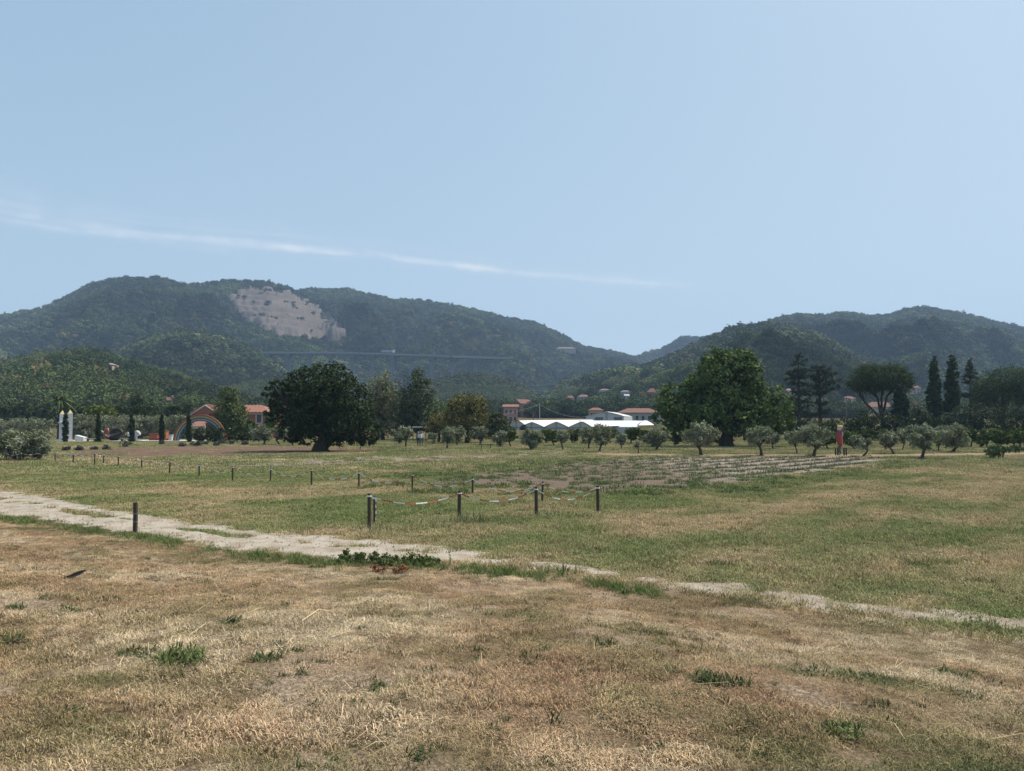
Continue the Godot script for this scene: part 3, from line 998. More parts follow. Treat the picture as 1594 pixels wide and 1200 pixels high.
	# the belt of trees between the olive row and the wooded knoll
	var belt := [[-14, 628, 16, "cut by the left picture edge"], [10, 626, 15, "farthest left in view"], [34, 629, 13, "above the lone slim cypress"], [54, 634, 12, "left of the palm"], [78, 628, 14, "just left of the palm crown"], [112, 630, 13, "right behind the obelisks"], [130, 634, 12, "left of the yellow green tree"], [182, 632, 13, "right of the yellow green tree"], [198, 634, 11, "left of the dark upright tree"], [230, 630, 14, "right of the dark upright tree"], [248, 634, 12, "below the white hillside house"], [270, 632, 14, "left of the farmhouse roof"], [290, 628, 13, "touching the farmhouse gable"], [426, 634, 12, "between farmhouse and huge dark tree"]]
	for k in belt.size():
		var x: float = belt[k][0]; var y: float = belt[k][1]; var w: float = belt[k][2]
		tree("broadleaf_tree", "mid green tree in the belt behind the olive row, " + belt[k][3], x, 165.0 + 22.0 * sin(x * 1.3), [[x - w * 0.4, y + 8, w * 0.7, 9], [x + w * 0.45, y + 9, w * 0.7, 10], [x, y + 5, w * 0.6, 7], [x, y + 20, w, 11], [x - w * 0.5, y + 28, w * 0.7, 9], [x + w * 0.5, y + 28, w * 0.7, 9]], {"r": 0.2, "fork": 1.4, "leaves": 3600, "size": 0.24, "slim": 0.6, "tones": [[Color(0.060, 0.082, 0.034), Color(0.075, 0.098, 0.04)], [Color(0.085, 0.105, 0.046), Color(0.070, 0.092, 0.04)], [Color(0.050, 0.068, 0.032), Color(0.062, 0.082, 0.036)]][k % 3], "group": "belt of trees behind the olive row", "clump": 0.3})
	# right: conifers
	build_conifers()
	build_olives()
	build_hedges()

func cedar(px: float, depth: float, top_y: float, tiers: Array, label: String, called := "cedar_tree") -> void:
	# tiers: [y, reach to the left, reach to the right, droop]
	var base := foot(px, depth)
	var t := thing(called, base, label, "tree", "tall conifers right of the great tree")
	var b := Bits.new()
	var top := pt(px, top_y, depth) - base
	b.tube([Vector3(0, -0.2, 0), Vector3(0, top.y * 0.5, 0), Vector3(0, top.y, 0)], [0.45, 0.26, 0.05], 8)
	var k := depth / F
	var lobes := []
	var r := RandomNumberGenerator.new()
	r.seed = int(px)
	for q in tiers:
		var y: float = (pt(px, q[0], depth) - base).y
		var branches := 7
		for j in branches:
			var a := TAU * j / branches + r.randf() * 0.5
			var reach: float = (q[2] if cos(a) > 0.0 else q[1]) * k * r.randf_range(0.45, 1.12)
			var dir := Vector3(cos(a), 0, sin(a))
			var tip: Vector3 = dir * reach + Vector3(0, y + q[3] * k + r.randf_range(-0.7, 0.5), 0)
			y += r.randf_range(-0.35, 0.35)
			b.tube([Vector3(0, y - 0.1 * reach, 0), (Vector3(0, y, 0) + tip) * 0.5 + Vector3(0, 0.06 * reach, 0), tip], [0.10, 0.07, 0.02], 5)
			for m in 3:
				var f := 0.42 + 0.27 * m
				var p := Vector3(0, y, 0).lerp(tip, f) + Vector3(0, 0.06 * reach * (1 - f), 0)
				lobes.append([p, Vector3(reach * 0.25, 0.18 + 0.035 * reach, reach * 0.25)])
	part("trunk", b.mesh(), bark_dark, t)
	part("crown", crown(lobes, 10000, 0.14, 0.3, CEDAR, 0.9, 0.5, int(px), 0.4), leaf_mat, t)

func column(called: String, px: float, depth: float, top_y: float, half: float, label: String, tones: Array, group: String, leaves := 3500, base_y := -1.0, size := 0.15) -> void:
	var base := foot(px, depth)
	var list := []
	var bottom: float = 690.0 if base_y < 0 else base_y
	var n := 30
	for j in n:
		var f := float(j) / (n - 1)
		var y := lerpf(top_y + half * 0.6, bottom - half * 0.5, f)
		var w := half * lerpf(0.42, 1.0, pow(minf(1.0, f * 1.9), 0.7)) * (1.0 if f < 0.8 else 0.86)
		list.append([px + sin(f * 17.0 + px) * half * 0.12, y, w, (bottom - top_y) / n * 2.4])
	var lobes := lobes_at(base, depth, list)
	for q in lobes:
		q[1].z = q[1].x
	var t := thing(called, base, label, "tree", group)
	var b := Bits.new()
	var top: Vector3 = pt(px, top_y, depth) - base
	b.tube([Vector3(0, -0.2, 0), Vector3(0, top.y * 0.4, 0), Vector3(0, top.y * 0.93, 0)], [half * depth / F * 0.2 + 0.04, half * depth / F * 0.14, 0.02], 7)
	part("trunk", b.mesh(), bark_dark, t)
	part("crown", crown(lobes, leaves, size, 0.45, tones, 0.22, 0.2, int(px), 0.84), leaf_mat, t)

func build_conifers() -> void:
	cedar(1244, 128.0, 553.0, [[557, 6, 6, 4], [566, 14, 14, 2], [574, 20, 20, 2], [583, 16, 15, 2], [592, 26, 20, 1], [602, 20, 22, 2], [614, 20, 24, 4], [626, 22, 26, 5], [638, 26, 26, 6], [650, 26, 28, 6]], "tall dark cedar with level spreading branches, its pointed top highest")
	cedar(1277, 130.0, 574.0, [[577, 12, 14, 4], [584, 22, 24, 6], [592, 20, 28, 8], [602, 18, 28, 10], [614, 14, 26, 8], [630, 16, 20, 6], [645, 18, 22, 6]], "second dark conifer with flat drooping top beside the tall cedar", "pine_tree")
	cedar(1512, 150.0, 560.0, [[564, 5, 5, 3], [572, 8, 8, 3], [581, 10, 10, 3], [590, 12, 12, 3], [600, 13, 13, 3], [611, 15, 15, 4], [622, 17, 17, 4], [635, 18, 18, 4]], "slim dark spruce beside the two columnar poplars", "spruce_tree")
	# umbrella pines
	var p := {"r": 0.4, "fork": 3.4, "limbs": 4, "leaves": 19000, "size": 0.17, "slim": 0.35, "tones": PINE, "clump": 0.35, "fill": 0.1, "shell": 0.8, "group": "umbrella pines"}
	tree("umbrella_pine", "broad umbrella pine with bare forked trunk and flat dark crown", 1373, 122.0, [[1345, 593, 24, 18], [1380, 586, 34, 18], [1330, 598, 14, 12], [1398, 592, 22, 17], [1367, 588, 40, 18], [1408, 598, 12, 12], [1355, 578, 26, 11], [1385, 578, 24, 11], [1368, 600, 34, 10]], p)
	var p2 := p.duplicate()
	p2.r = 0.45
	p2.leaves = 17000
	p2.limbs = 6
	tree("umbrella_pine", "shaggy umbrella pine at the far right edge above dark bushes", 1560, 128.0, [[1565, 592, 34, 20], [1590, 596, 26, 22], [1535, 606, 22, 18], [1560, 616, 34, 16], [1600, 620, 22, 16], [1530, 622, 18, 14]], p2)
	column("cypress_tree", 1402, 118.0, 596, 12, "thick dark cypress standing under the umbrella pine crown", CEDAR, "cypresses and poplars at the right", 10000, 668, 0.19)
	column("poplar_tree", 1454, 122.0, 558, 9.5, "left one of two tall columnar poplars", [Color(0.05, 0.07, 0.036), Color(0.06, 0.082, 0.042)], "cypresses and poplars at the right", 11000, 672, 0.2)
	column("poplar_tree", 1482, 122.0, 555, 10.5, "right one of two tall columnar poplars", [Color(0.05, 0.07, 0.036), Color(0.06, 0.082, 0.042)], "cypresses and poplars at the right", 11000, 672, 0.2)
	# slim cypresses of the sculpture garden
	var slim := [[102, 642, 3.1, "slim dark cypress between the two white obelisks"], [153, 645, 2.4, "slim dark cypress just left of the dark metal bird"], [205, 643, 3.0, "slim dark cypress touching the white goose sculpture"], [252, 645, 2.6, "slim dark cypress between two orange blocks"], [294, 646, 2.7, "slim dark cypress standing before the rainbow arch"]]
	for q in slim:
		column("slim_cypress", q[0], 109.0, q[1], q[2] * 1.15, q[3], DARK, "slim cypresses of the sculpture garden", 3200, 688.5, 0.13)
	column("slim_cypress", 46, 140.0, 642, 2.6, "lone slim cypress behind the leftmost olive trees", DARK, "slim cypresses of the sculpture garden", 700, 668, 0.12)
	# palm over the obelisks
	var base := foot(92, 124.0)
	var t := thing("palm_tree", base, "tall feather palm rising behind the white obelisks", "palm tree")
	var top := pt(92, 622, 124.0) - base
	var b := Bits.new()
	var pts := []
	var rad := []
	for k in 9:
		pts.append(Vector3(0.12 * sin(k * 0.5), top.y * k / 8.0 - 0.1, 0))
		rad.append(0.34 if k % 2 == 0 else 0.29)
	b.tube(pts, rad, 9)
	part("trunk", b.mesh(), bark_dark, t)
	var fr := Bits.new()
	var r := RandomNumberGenerator.new()
	r.seed = 5
	for k in 34:
		var a := r.randf() * TAU
		var el := r.randf_range(-0.5, 1.2)
		var l := r.randf_range(2.0, 2.9)
		var dir := Vector3(cos(a), 0, sin(a))
		var prev := top
		var side := dir.cross(Vector3.UP)
		for j in 7:
			var f := (j + 1) / 7.0
			var at := top + dir * l * f * cos(el) + Vector3.UP * (l * f * sin(el) - 1.5 * f * f)
			var c := vary(Color(0.075, 0.105, 0.04), 0.3)
			fr.quad(prev, prev + side * 0.5 * (1 - f * 0.7) - Vector3(0, 0.25, 0), at + side * 0.45 * (1 - f) - Vector3(0, 0.2, 0), at, c)
			fr.quad(at, at - side * 0.45 * (1 - f) - Vector3(0, 0.2, 0), prev - side * 0.5 * (1 - f * 0.7) - Vector3(0, 0.25, 0), prev, c)
			prev = at
	part("crown", fr.mesh(), leaf_mat, t)

func build_olives() -> void:
	var g := "olive trees of the field"
	olive(24, 716, 18, 690, 27, 24, "leftmost wide olive tree behind the tape fence", g)
	olive(62, 715, 62, 688, 26, 22, "second wide olive tree from the left edge behind the tape fence", g)
	var q := "olive trees beside the farmhouse garden"
	olive(412, 692, 410, 673, 18, 14, "leftmost of three small olives between farmhouse and huge dark tree", q)
	olive(435, 692, 437, 672, 14, 14, "middle of three small olives between farmhouse and huge dark tree", q)
	olive(457, 694, 457, 677, 12, 11, "rightmost of three small olives, half under the huge dark tree", q)
	var row := [[632, 696, 628, 672, 15, 13], [674, 692, 674, 679, 8, 9], [696.5, 698, 697, 677, 13, 13], [712, 693, 713, 674, 13, 13], [747, 693.5, 746, 673, 13, 13], [779, 695, 778, 679, 13, 13], [828, 700, 827, 681, 18, 17], [876.5, 700, 876, 679, 12, 11], [916, 699, 915, 675, 14, 15], [933, 703, 936, 676, 17, 18], [967, 699, 966, 682, 11, 11], [1021, 701, 1021, 679, 20, 17], [1090.6, 708, 1091, 675, 28, 20], [1184.6, 709.5, 1182, 675, 24, 18], [1203, 699, 1206, 681, 12, 11], [1240, 706, 1237, 681, 12, 14], [1265.6, 710, 1262, 676, 26, 21], [1342, 711, 1340, 687, 16, 12], [1390, 706.7, 1386, 683, 17, 14], [1403.5, 701, 1404, 678, 10, 13], [1434, 714, 1432, 679, 26, 21], [1481.5, 704, 1482, 676, 24, 21], [1459.6, 702, 1460, 680, 12, 14]]
	var says := ["olive tree nearest the right side of the huge dark tree", "thin young olive beside the standing people", "forked olive in front of the small golden tree", "olive close behind the forked one before the golden tree", "olive tree right beneath the golden tree", "pale olive at the left end of the white tents", "dense round olive in front of the leftmost tent gable", "thin stemmed olive before the second tent gable", "bushy olive just left of the darker one before the warehouse", "dark trunked olive with tall crown before the warehouse", "small olive below the long white tent roof", "round olive left of the great bright tree", "wide olive in front of the great tree's left half", "wide olive in front of the great tree's right half", "small olive half hidden at the great tree's right foot", "wispy olive left of the large forked olive near the cedar", "large forked olive below the tall cedar", "young low olive just right of the red statue", "slanting olive between red statue and thick trunked olive", "upright small olive behind the slanting one", "thick trunked open olive at the right of the sandy lane", "dense dark olive bush below the two poplars", "thin olive squeezed between thick trunked and dense dark olives"]
	for k in row.size():
		var a: Array = row[k]
		var o := {}
		if k in [12, 13, 16, 20]: o = {"shell": 0.5, "leaves": 4800}
		olive(a[0], a[1], a[2], a[3], a[4], a[5], says[k], g, o)
	olive(993, 706, 993, 691, 6, 7, "tiny sapling standing alone left of the round olive", g, {"leaves": 350})
	# green orchard trees behind
	var fruit := [[622, 691, 622, 680, 8, 8], [795, 695, 796, 678, 10, 10], [850, 690, 850, 676, 12, 11], [863, 694, 862, 678, 10, 10], [892, 690, 893, 675, 12, 11], [950, 690, 950, 674, 13, 10], [982, 691, 984, 674, 13, 12], [1003, 690, 1003, 676, 11, 10], [1288, 699, 1288, 681, 14, 13], [1329, 699, 1326, 681, 13, 14], [1308, 694, 1310, 678, 13, 12], [1352, 694, 1352, 676, 14, 11], [1374, 693, 1374, 675, 14, 11], [1415, 694, 1416, 676, 13, 12], [1510, 696, 1512, 676, 13, 12], [1536, 697, 1534, 680, 13, 13], [1553, 697, 1556, 678, 14, 13], [1578, 697, 1580, 678, 15, 14], [1606, 697, 1606, 678, 15, 14], [1120, 693, 1120, 685, 9, 6], [1050, 695, 1054, 683, 9, 8]]
	var where := ["far left before the dark trees", "by the left tent corner", "under the first tent valley", "before the second tent gable", "under the second tent valley", "below the long tent roof, left part", "below the long tent roof, middle part", "below the long tent roof, right end", "left of the red statue", "just right of the red statue", "right behind the red statue", "second one right of the red statue", "third one right of the red statue", "behind the upright small olive", "right of the dense dark olive", "second right of the dense dark olive", "third right of the dense dark olive", "near the right edge", "cut by the right edge", "behind the great tree's trunk", "left of the great tree's trunk"]
	for k in fruit.size():
		var a: Array = fruit[k]
		var n := olive(a[0], a[1], a[2], a[3], a[4], a[5], "leafy green orchard tree " + where[k], "green orchard trees", {"tones": [Color(0.095, 0.125, 0.040), Color(0.125, 0.150, 0.05), Color(0.075, 0.10, 0.036)], "slim": 0.6, "size": 0.15, "category": "fruit tree"})
		n.name = fresh("orchard_tree")
	# the olive row behind the sculptures
	var hx := [122, 140, 160, 180, 198, 216, 234, 252, 270, 286]
	for k in hx.size():
		var x: float = hx[k]
		tree("olive_tree", "olive tree clipped into the tall row behind the sculptures, %s from left" % NTH[k], x, 126.0 + 3.0 * sin(x), [[x - 5, 656, 10, 9], [x + 5, 657, 10, 9], [x, 666, 12, 10], [x + 1, 651, 8, 5], [x - 6, 675, 9, 8], [x + 6, 675, 9, 8]], {"r": 0.16, "fork": 1.0, "leaves": 3600, "size": 0.15, "slim": 0.36, "tones": SILVER, "clump": 0.35, "group": "clipped olive row", "category": "olive tree", "bark": bark_grey})
	var lx := [2, 22, 44, 66]
	for k in lx.size():
		var x: float = lx[k]
		tree("olive_tree", "olive tree in the pale row behind the lone slim cypress, %s from left" % NTH[k], x, 132.0, [[x - 6, 660, 11, 8], [x + 6, 659, 11, 8], [x, 668, 13, 9], [x, 677, 13, 7]], {"r": 0.16, "fork": 1.0, "leaves": 2000, "size": 0.15, "slim": 0.36, "tones": SILVER, "clump": 0.35, "group": "clipped olive row", "category": "olive tree", "bark": bark_grey})

func bush(called: String, label: String, px: float, depth: float, list: Array, o := {}) -> Node3D:
	var base := foot(px, depth)
	var lobes := lobes_at(base, depth, list)
	var t := thing(called, base, label, o.get("category", "bush"), o.get("group", ""))
	part("foliage", crown(lobes, o.get("leaves", 2000), o.get("size", 0.16), o.get("slim", 0.5), o.get("tones", DARK), o.get("clump", 0.3), 0.25, int(px), 0.75), leaf_mat, t)
	var b := Bits.new()
	for q in lobes:
		b.tube([Vector3(q[0].x * 0.6, -0.15, q[0].z), q[0] * 0.7 + Vector3(0, 0.02, 0), q[0]], [0.06, 0.04, 0.015], 5)
	part("stem", b.mesh(), bark_dark, t)
	return t

func build_hedges() -> void:
	var g := "dark bushes at the right edge of the field"
	bush("laurel_hedge", "long dark hedge under the umbrella pine", 1360, 116.0, [[1322, 660, 14, 12], [1340, 654, 20, 16], [1362, 652, 22, 16], [1386, 654, 20, 15], [1404, 660, 16, 13], [1315, 668, 16, 8], [1350, 668, 30, 8], [1390, 668, 28, 8]], {"leaves": 7000, "group": g, "category": "hedge"})
	bush("laurel_bush", "dark leafy bush below the spruce", 1500, 118.0, [[1500, 646, 16, 14], [1486, 656, 16, 14], [1512, 656, 18, 14], [1500, 668, 26, 8]], {"leaves": 5000, "size": 0.2, "slim": 0.6, "tones": [Color(0.07, 0.09, 0.05), Color(0.05, 0.068, 0.038), Color(0.10, 0.12, 0.075)], "group": g})
	bush("laurel_bush", "dark hedge beneath the far right pine", 1560, 116.0, [[1540, 650, 18, 16], [1568, 648, 20, 18], [1592, 650, 20, 18], [1610, 652, 18, 18], [1560, 668, 40, 8], [1590, 668, 26, 8]], {"leaves": 6500, "group": g, "category": "hedge"})
	bush("shrub", "light green shrub between thick cypress and left poplar", 1432, 120.0, [[1430, 650, 14, 14], [1442, 656, 12, 14], [1424, 664, 14, 10]], {"leaves": 3500, "size": 0.18, "tones": [Color(0.10, 0.125, 0.06), Color(0.075, 0.1, 0.045)], "group": g})
	bush("shrub", "light green shrub between the two poplars and the spruce", 1468, 119.0, [[1468, 658, 12, 14], [1480, 664, 12, 10]], {"leaves": 2400, "size": 0.18, "tones": [Color(0.10, 0.125, 0.06), Color(0.075, 0.1, 0.045)], "group": g})
	bush("shrub", "dark shrub at the foot of the drooping conifer", 1290, 118.0, [[1280, 664, 14, 10], [1298, 662, 12, 12], [1290, 672, 18, 8]], {"leaves": 2600, "tones": [Color(0.05, 0.065, 0.032), Color(0.075, 0.095, 0.045)], "group": g})
	bush("shrub", "brownish shrub between the cedar and the great tree", 1250, 120.0, [[1246, 662, 16, 14], [1262, 664, 14, 12], [1252, 675, 18, 8]], {"leaves": 2800, "tones": [Color(0.065, 0.07, 0.04), Color(0.05, 0.06, 0.034)], "group": g})
	# clipped dark hedge beside the rainbow
	bush("box_hedge", "clipped dark hedge right of the rainbow arch", 322, 108.0, [[303, 676, 7, 10], [313, 675, 9, 11], [324, 675, 9, 11], [336, 675, 9, 11], [345, 677, 8, 10], [308, 683, 8, 5], [330, 683, 16, 5]], {"leaves": 3200, "size": 0.13, "group": "clipped hedges of the farmhouse", "category": "hedge"})
	bush("box_hedge", "low dark hedge under the small farmhouse trees", 385, 110.0, [[374, 680, 10, 7], [388, 680, 10, 6], [400, 681, 8, 6]], {"leaves": 1800, "size": 0.13, "group": "clipped hedges of the farmhouse", "category": "hedge"})
	# tall reeds and a clump by the right edge of the lane
	bush("weed_clump", "tall green weed clump at the right end of the sandy lane", 1550, 62.0, [[1543, 703, 9, 9], [1556, 701, 9, 8], [1566, 700, 6, 6]], {"leaves": 1800, "size": 0.11, "slim": 0.25, "tones": [Color(0.10, 0.14, 0.06), Color(0.075, 0.115, 0.05)], "category": "plant"})
	bush("weed_clump", "smaller green weed clump by the right picture edge", 1583, 72.0, [[1579, 698, 6, 5], [1587, 697, 6, 5]], {"leaves": 700, "size": 0.11, "slim": 0.25, "tones": [Color(0.08, 0.115, 0.055)], "category": "plant"})
	# grey lavender cushions beyond the soil
	var lav := [[103, 701, 6.5], [123, 701, 6.5], [147, 700.5, 5], [166, 700, 7], [194, 696, 11], [252, 692, 6], [283, 695, 6], [305, 694, 9], [318, 692, 6], [337, 694, 7], [347, 691, 8], [361, 692, 8], [381, 693, 6]]
	for k in lav.size():
		var a: Array = lav[k]
		var d := -on_plain(a[0], a[1]).z
		var w: float = a[2]
		bush("lavender_bush", "round grey lavender cushion beyond the bare soil, %s from left" % NTH[k], a[0], d, [[a[0] - w * 0.35, a[1] - w * 0.4, w * 0.6, w * 0.5], [a[0] + w * 0.4, a[1] - w * 0.4, w * 0.6, w * 0.48], [a[0], a[1] - w * 0.5, w * 0.6, w * 0.55]], {"leaves": 500, "size": 0.14, "slim": 0.2, "tones": [Color(0.11, 0.11, 0.10), Color(0.085, 0.085, 0.08), Color(0.12, 0.125, 0.095)], "group": "lavender cushions", "category": "lavender"})

# ---------------------------------------------------------------- buildings
var plaster := {}
func coat(c: Color, grain := 0.6) -> StandardMaterial3D:
	var key := str(c) + str(grain)
	if not plaster.has(key):
		plaster[key] = paint(c, 0.85, grain)
	return plaster[key]

# roofs carry rows of tiles: ribs of real relief down the slope
func roof_mesh(w: float, d: float, rise: float, over: float, hip: float, along_x := true) -> ArrayMesh:
	# eaves at y = 0; the ridge runs along x, shortened by hip at both ends; closed from below
	var b := Bits.new()
	var x := w / 2 + over; var z := d / 2 + over; var rx := maxf(w / 2 + over - hip, 0.05)
	var th := 0.12
	var e := [Vector3(-x, 0, z), Vector3(x, 0, z), Vector3(x, 0, -z), Vector3(-x, 0, -z)]
	var rl := Vector3(-rx, rise, 0); var rr := Vector3(rx, rise, 0)
	var up := Vector3(0, th, 0)
	b.quad(e[0] + up, rl + up, rr + up, e[1] + up)
	b.quad(e[2] + up, rr + up, rl + up, e[3] + up)
	b.tri(e[1] + up, rr + up, e[2] + up)
	b.tri(e[3] + up, rl + up, e[0] + up)
	for k in 4:
		var p: Vector3 = e[k]; var q: Vector3 = e[(k + 1) % 4]
		b.quad(p, p + up, q + up, q)
	b.quad(e[3], e[0], e[1], e[2])
	# rolls of tile on both long slopes
	var n := int(2.0 * x / 0.6)
	for k in n:
		var px := -x + (k + 0.5) * 2.0 * x / n
		var t := clampf((x - absf(px)) / maxf(x - rx, 0.01), 0.0, 1.0) if hip > 0.05 else 1.0
		for s in [1.0, -1.0]:
			var a := Vector3(px, th, z * s); var c := Vector3(px, th + rise * t, z * s * (1.0 - t))
			b.tube([a + Vector3(0, 0.02, 0), c + Vector3(0, 0.02, 0)], [0.11, 0.11], 5)
	return b.mesh()

# a house seen between two sight lines; windows: rows of counts from the top storey down
func house(label: String, x0: float, x1: float, eave: float, ridge: float, depth: float, o := {}) -> Node3D:
	var px := (x0 + x1) / 2
	# where the sight line past the foot of the wall meets the rising ground
	var storeys: float = o.get("windows", [2]).size()
	for n in 440:
		var dd := 190.0 + n * 3.0
		var g := foot(px, dd)
		var eave_y := pt(px, eave, dd).y
		if eave_y - g.y < storeys * 2.9 + 0.6 and dd > depth * 0.75 and (x1 - x0) * dd / F > 5.5:
			depth = dd
			break
	clearings.append([(px - 797.0) / F, depth, ((x1 - x0) * 0.5 + 6.0) / F])
	var base := foot(px, depth)
	var k := depth / F
	var w := (x1 - x0) * k
	var turn: float = o.get("turn", 0.0)
	var deep: float = o.get("deep", w * 0.7)
	var top: float = maxf((pt(px, eave, depth) - base).y, 2.5)
	var rise: float = (eave - ridge) * k
	base.y -= 0.3
	top += 0.3
	var t := thing(o.get("called", "house"), base, label, o.get("category", "house"), o.get("group", ""), turn)
	var wall := Bits.new()
	wall.box(Vector3(-w / 2, 0, -deep / 2), Vector3(w / 2, top, deep / 2))
	if o.get("gable", false):
		var ux := deep / 2
		if o.get("front_gable", false):
			for s in [1.0, -1.0]:
				if s > 0: wall.tri(Vector3(-w / 2, top, ux), Vector3(0, top + rise, ux), Vector3(w / 2, top, ux))
				else: wall.tri(Vector3(w / 2, top, -ux), Vector3(0, top + rise, -ux), Vector3(-w / 2, top, -ux))
		else:
			wall.tri(Vector3(w / 2, top, ux), Vector3(w / 2, top + rise, 0), Vector3(w / 2, top, -ux))
			wall.tri(Vector3(-w / 2, top, -ux), Vector3(-w / 2, top + rise, 0), Vector3(-w / 2, top, ux))
	part("wall", wall.mesh(), coat(o.get("wall", Color(0.55, 0.45, 0.35))), t)
	var roof: MeshInstance3D
	var rc: Color = o.get("roof", Color(0.29, 0.145, 0.108))
	if o.get("front_gable", false):
		roof = part("roof", roof_mesh(deep, w, rise, 0.4, 0.0), coat(rc, 0.9), t, Vector3(0, top + 0.004, 0))
		roof.rotation.y = PI / 2
	else:
		roof = part("roof", roof_mesh(w, deep, rise, 0.4, 0.0 if o.get("gable", false) else minf(w, deep) / 2), coat(rc, 0.9), t, Vector3(0, top + 0.004, 0))
	if o.get("chimney", false):
		part("chimney", box_mesh(Vector3(w * 0.18, rise * 0.3, -0.4), Vector3(w * 0.18 + 0.7, rise + 0.9, 0.3)), coat(Color(0.5, 0.42, 0.36)), roof)
	var rows: Array = o.get("windows", [2])
	var pane := M["pane"] as Material
	var frame_c := coat(o.get("frame", Color(0.55, 0.52, 0.46)))
	for r in rows.size():
		var n: int = rows[r]
		var wy := top - 1.0 - (r + 0.5) * 2.7 + 0.6
		if wy < 0.8: break
		for j in n:
			var wx := w * ((j + 0.5) / n - 0.5) * 0.9
			var f := Bits.new()
			var hw := 0.5; var hh := 0.75
			for e in [[-hw - 0.12, -hh - 0.12, -hw, hh + 0.12], [hw, -hh - 0.12, hw + 0.12, hh + 0.12], [-hw, hh, hw, hh + 0.12], [-hw, -hh - 0.12, hw, -hh]]:
				f.box(Vector3(e[0], e[1], 0), Vector3(e[2], e[3], 0.1))
			var win := part("window", box_mesh(Vector3(-hw, -hh, 0.0), Vector3(hw, hh, 0.03)), pane, t, Vector3(wx, wy, deep / 2 + 0.002))
			part("frame", f.mesh(), frame_c, win)
	return t

func build_village() -> void:
	var white := Color(0.62, 0.58, 0.52); var pink := Color(0.50, 0.24, 0.18); var ochre := Color(0.55, 0.36, 0.22); var cream := Color(0.60, 0.53, 0.42); var blue := Color(0.45, 0.50, 0.56)
	var g := "houses of the far village"
	# centre, above the tents
	house("low pink house with red roof at the left of the red terrace", 761, 786, 631, 627, 330.0, {"wall": pink, "group": g, "windows": [3], "gable": true, "deep": 9.0})
	house("long pink red house in the middle of the red terrace", 784, 806, 634, 630, 322.0, {"wall": pink, "group": g, "windows": [3, 3], "gable": true, "deep": 9.0})
	house("big red roofed house highest on the right of the red terrace", 804, 822, 629, 622, 340.0, {"wall": ochre, "group": g, "windows": [2, 2], "gable": true, "turn": 0.35, "deep": 12.0})
	house("pale blue grey villa with small roof tower above the tents", 857, 871, 632, 628, 300.0, {"wall": blue, "group": g, "windows": [3, 3], "chimney": true, "roof": Color(0.22, 0.16, 0.15)})
	house("small orange house half hidden by cypresses on the slope", 881, 894, 620, 616, 400.0, {"wall": ochre, "group": g, "windows": [2]})
	house("wide villa with low brown roof on the slope above the warehouse", 899, 918, 618, 614.5, 410.0, {"wall": Color(0.42, 0.38, 0.33), "roof": Color(0.25, 0.16, 0.13), "group": g, "windows": [4]})
	house("long flat roofed pale house high on the slope", 932, 951, 608, 605.5, 470.0, {"wall": white, "roof": Color(0.30, 0.2, 0.17), "group": g, "windows": [4]})
	house("second pale house high on the slope, right of the long flat one", 966, 982, 610, 608, 470.0, {"wall": blue, "roof": Color(0.33, 0.3, 0.28), "group": g, "windows": [3]})
	house("ochre house with dark shutters just above the white warehouse", 917, 938, 639, 635, 290.0, {"wall": ochre, "group": g, "windows": [4]})
	house("pink house at the right of the slope beside a cypress", 1008, 1022, 618, 612, 400.0, {"wall": pink, "group": g, "windows": [2, 2]})
	house("small white house on the slope left of the pink one", 993, 1004, 618, 613.5, 402.0, {"wall": white, "group": g, "windows": [2, 2]})
	house("long brown roofed house behind the warehouse, left of the great tree", 962, 1025, 643, 636, 250.0, {"wall": Color(0.40, 0.42, 0.38), "roof": Color(0.28, 0.135, 0.095), "group": g, "windows": [6], "deep": 8.0})
	# right, under the pines
	house("cream house with red roof seen through the umbrella pine trunk", 1347, 1390, 634, 626, 215.0, {"wall": cream, "group": g, "windows": [4], "deep": 8.0})
	house("white house with pale roof left of the umbrella pine", 1308, 1333, 630, 625.5, 235.0, {"wall": white, "roof": Color(0.45, 0.36, 0.31), "group": g, "windows": [3]})
	house("pale distant house with red roof above the white house", 1313, 1330, 621, 617, 330.0, {"wall": white, "group": g, "windows": [3]})
	house("tall ochre house far behind the thick cypress", 1418, 1432, 604, 600, 520.0, {"wall": ochre, "group": g, "windows": [2, 2]})
	house("little white roofed house right of the thick cypress", 1412, 1421, 622, 619, 330.0, {"wall": cream, "roof": Color(0.6, 0.55, 0.5), "group": g, "windows": [2]})
	house("pale house peeping left of the tall cedar", 1222, 1236, 612, 609, 360.0, {"wall": white, "roof": Color(0.42, 0.26, 0.2), "group": g, "windows": [2]})
	# left, in the wood
	house("white house with brown roof among trees above the olive row", 252, 275, 624, 619, 250.0, {"wall": Color(0.50, 0.48, 0.46), "group": g, "windows": [2], "gable": true, "front_gable": false, "turn": -0.4, "chimney": true})
	house("cream house in a clearing of the wooded knoll", 159, 176, 603, 600.5, 330.0, {"wall": Color(0.66, 0.55, 0.42), "roof": Color(0.5, 0.4, 0.3), "group": g, "windows": [3]})
	house("low white cottage below the cream house", 174, 190, 612, 609, 310.0, {"wall": white, "roof": Color(0.32, 0.22, 0.17), "group": g, "windows": [4]})
	house("red roofed cottage behind the palm", 60, 76, 628, 624.5, 300.0, {"wall": ochre, "group": g, "windows": [2]})
	house("pinkish roofed house behind the farmhouse, half hidden by the dark tree", 374, 414, 629, 625, 190.0, {"wall": Color(0.40, 0.34, 0.32), "roof": Color(0.26, 0.15, 0.14), "group": g, "windows": [4], "deep": 8.0})
	house("large pale institution far up on the left hill's right shoulder", 866, 896, 543, 540.5, 1180.0, {"wall": Color(0.42, 0.40, 0.38), "roof": Color(0.30, 0.2, 0.18), "group": g, "windows": [7, 7, 7], "deep": 14.0})

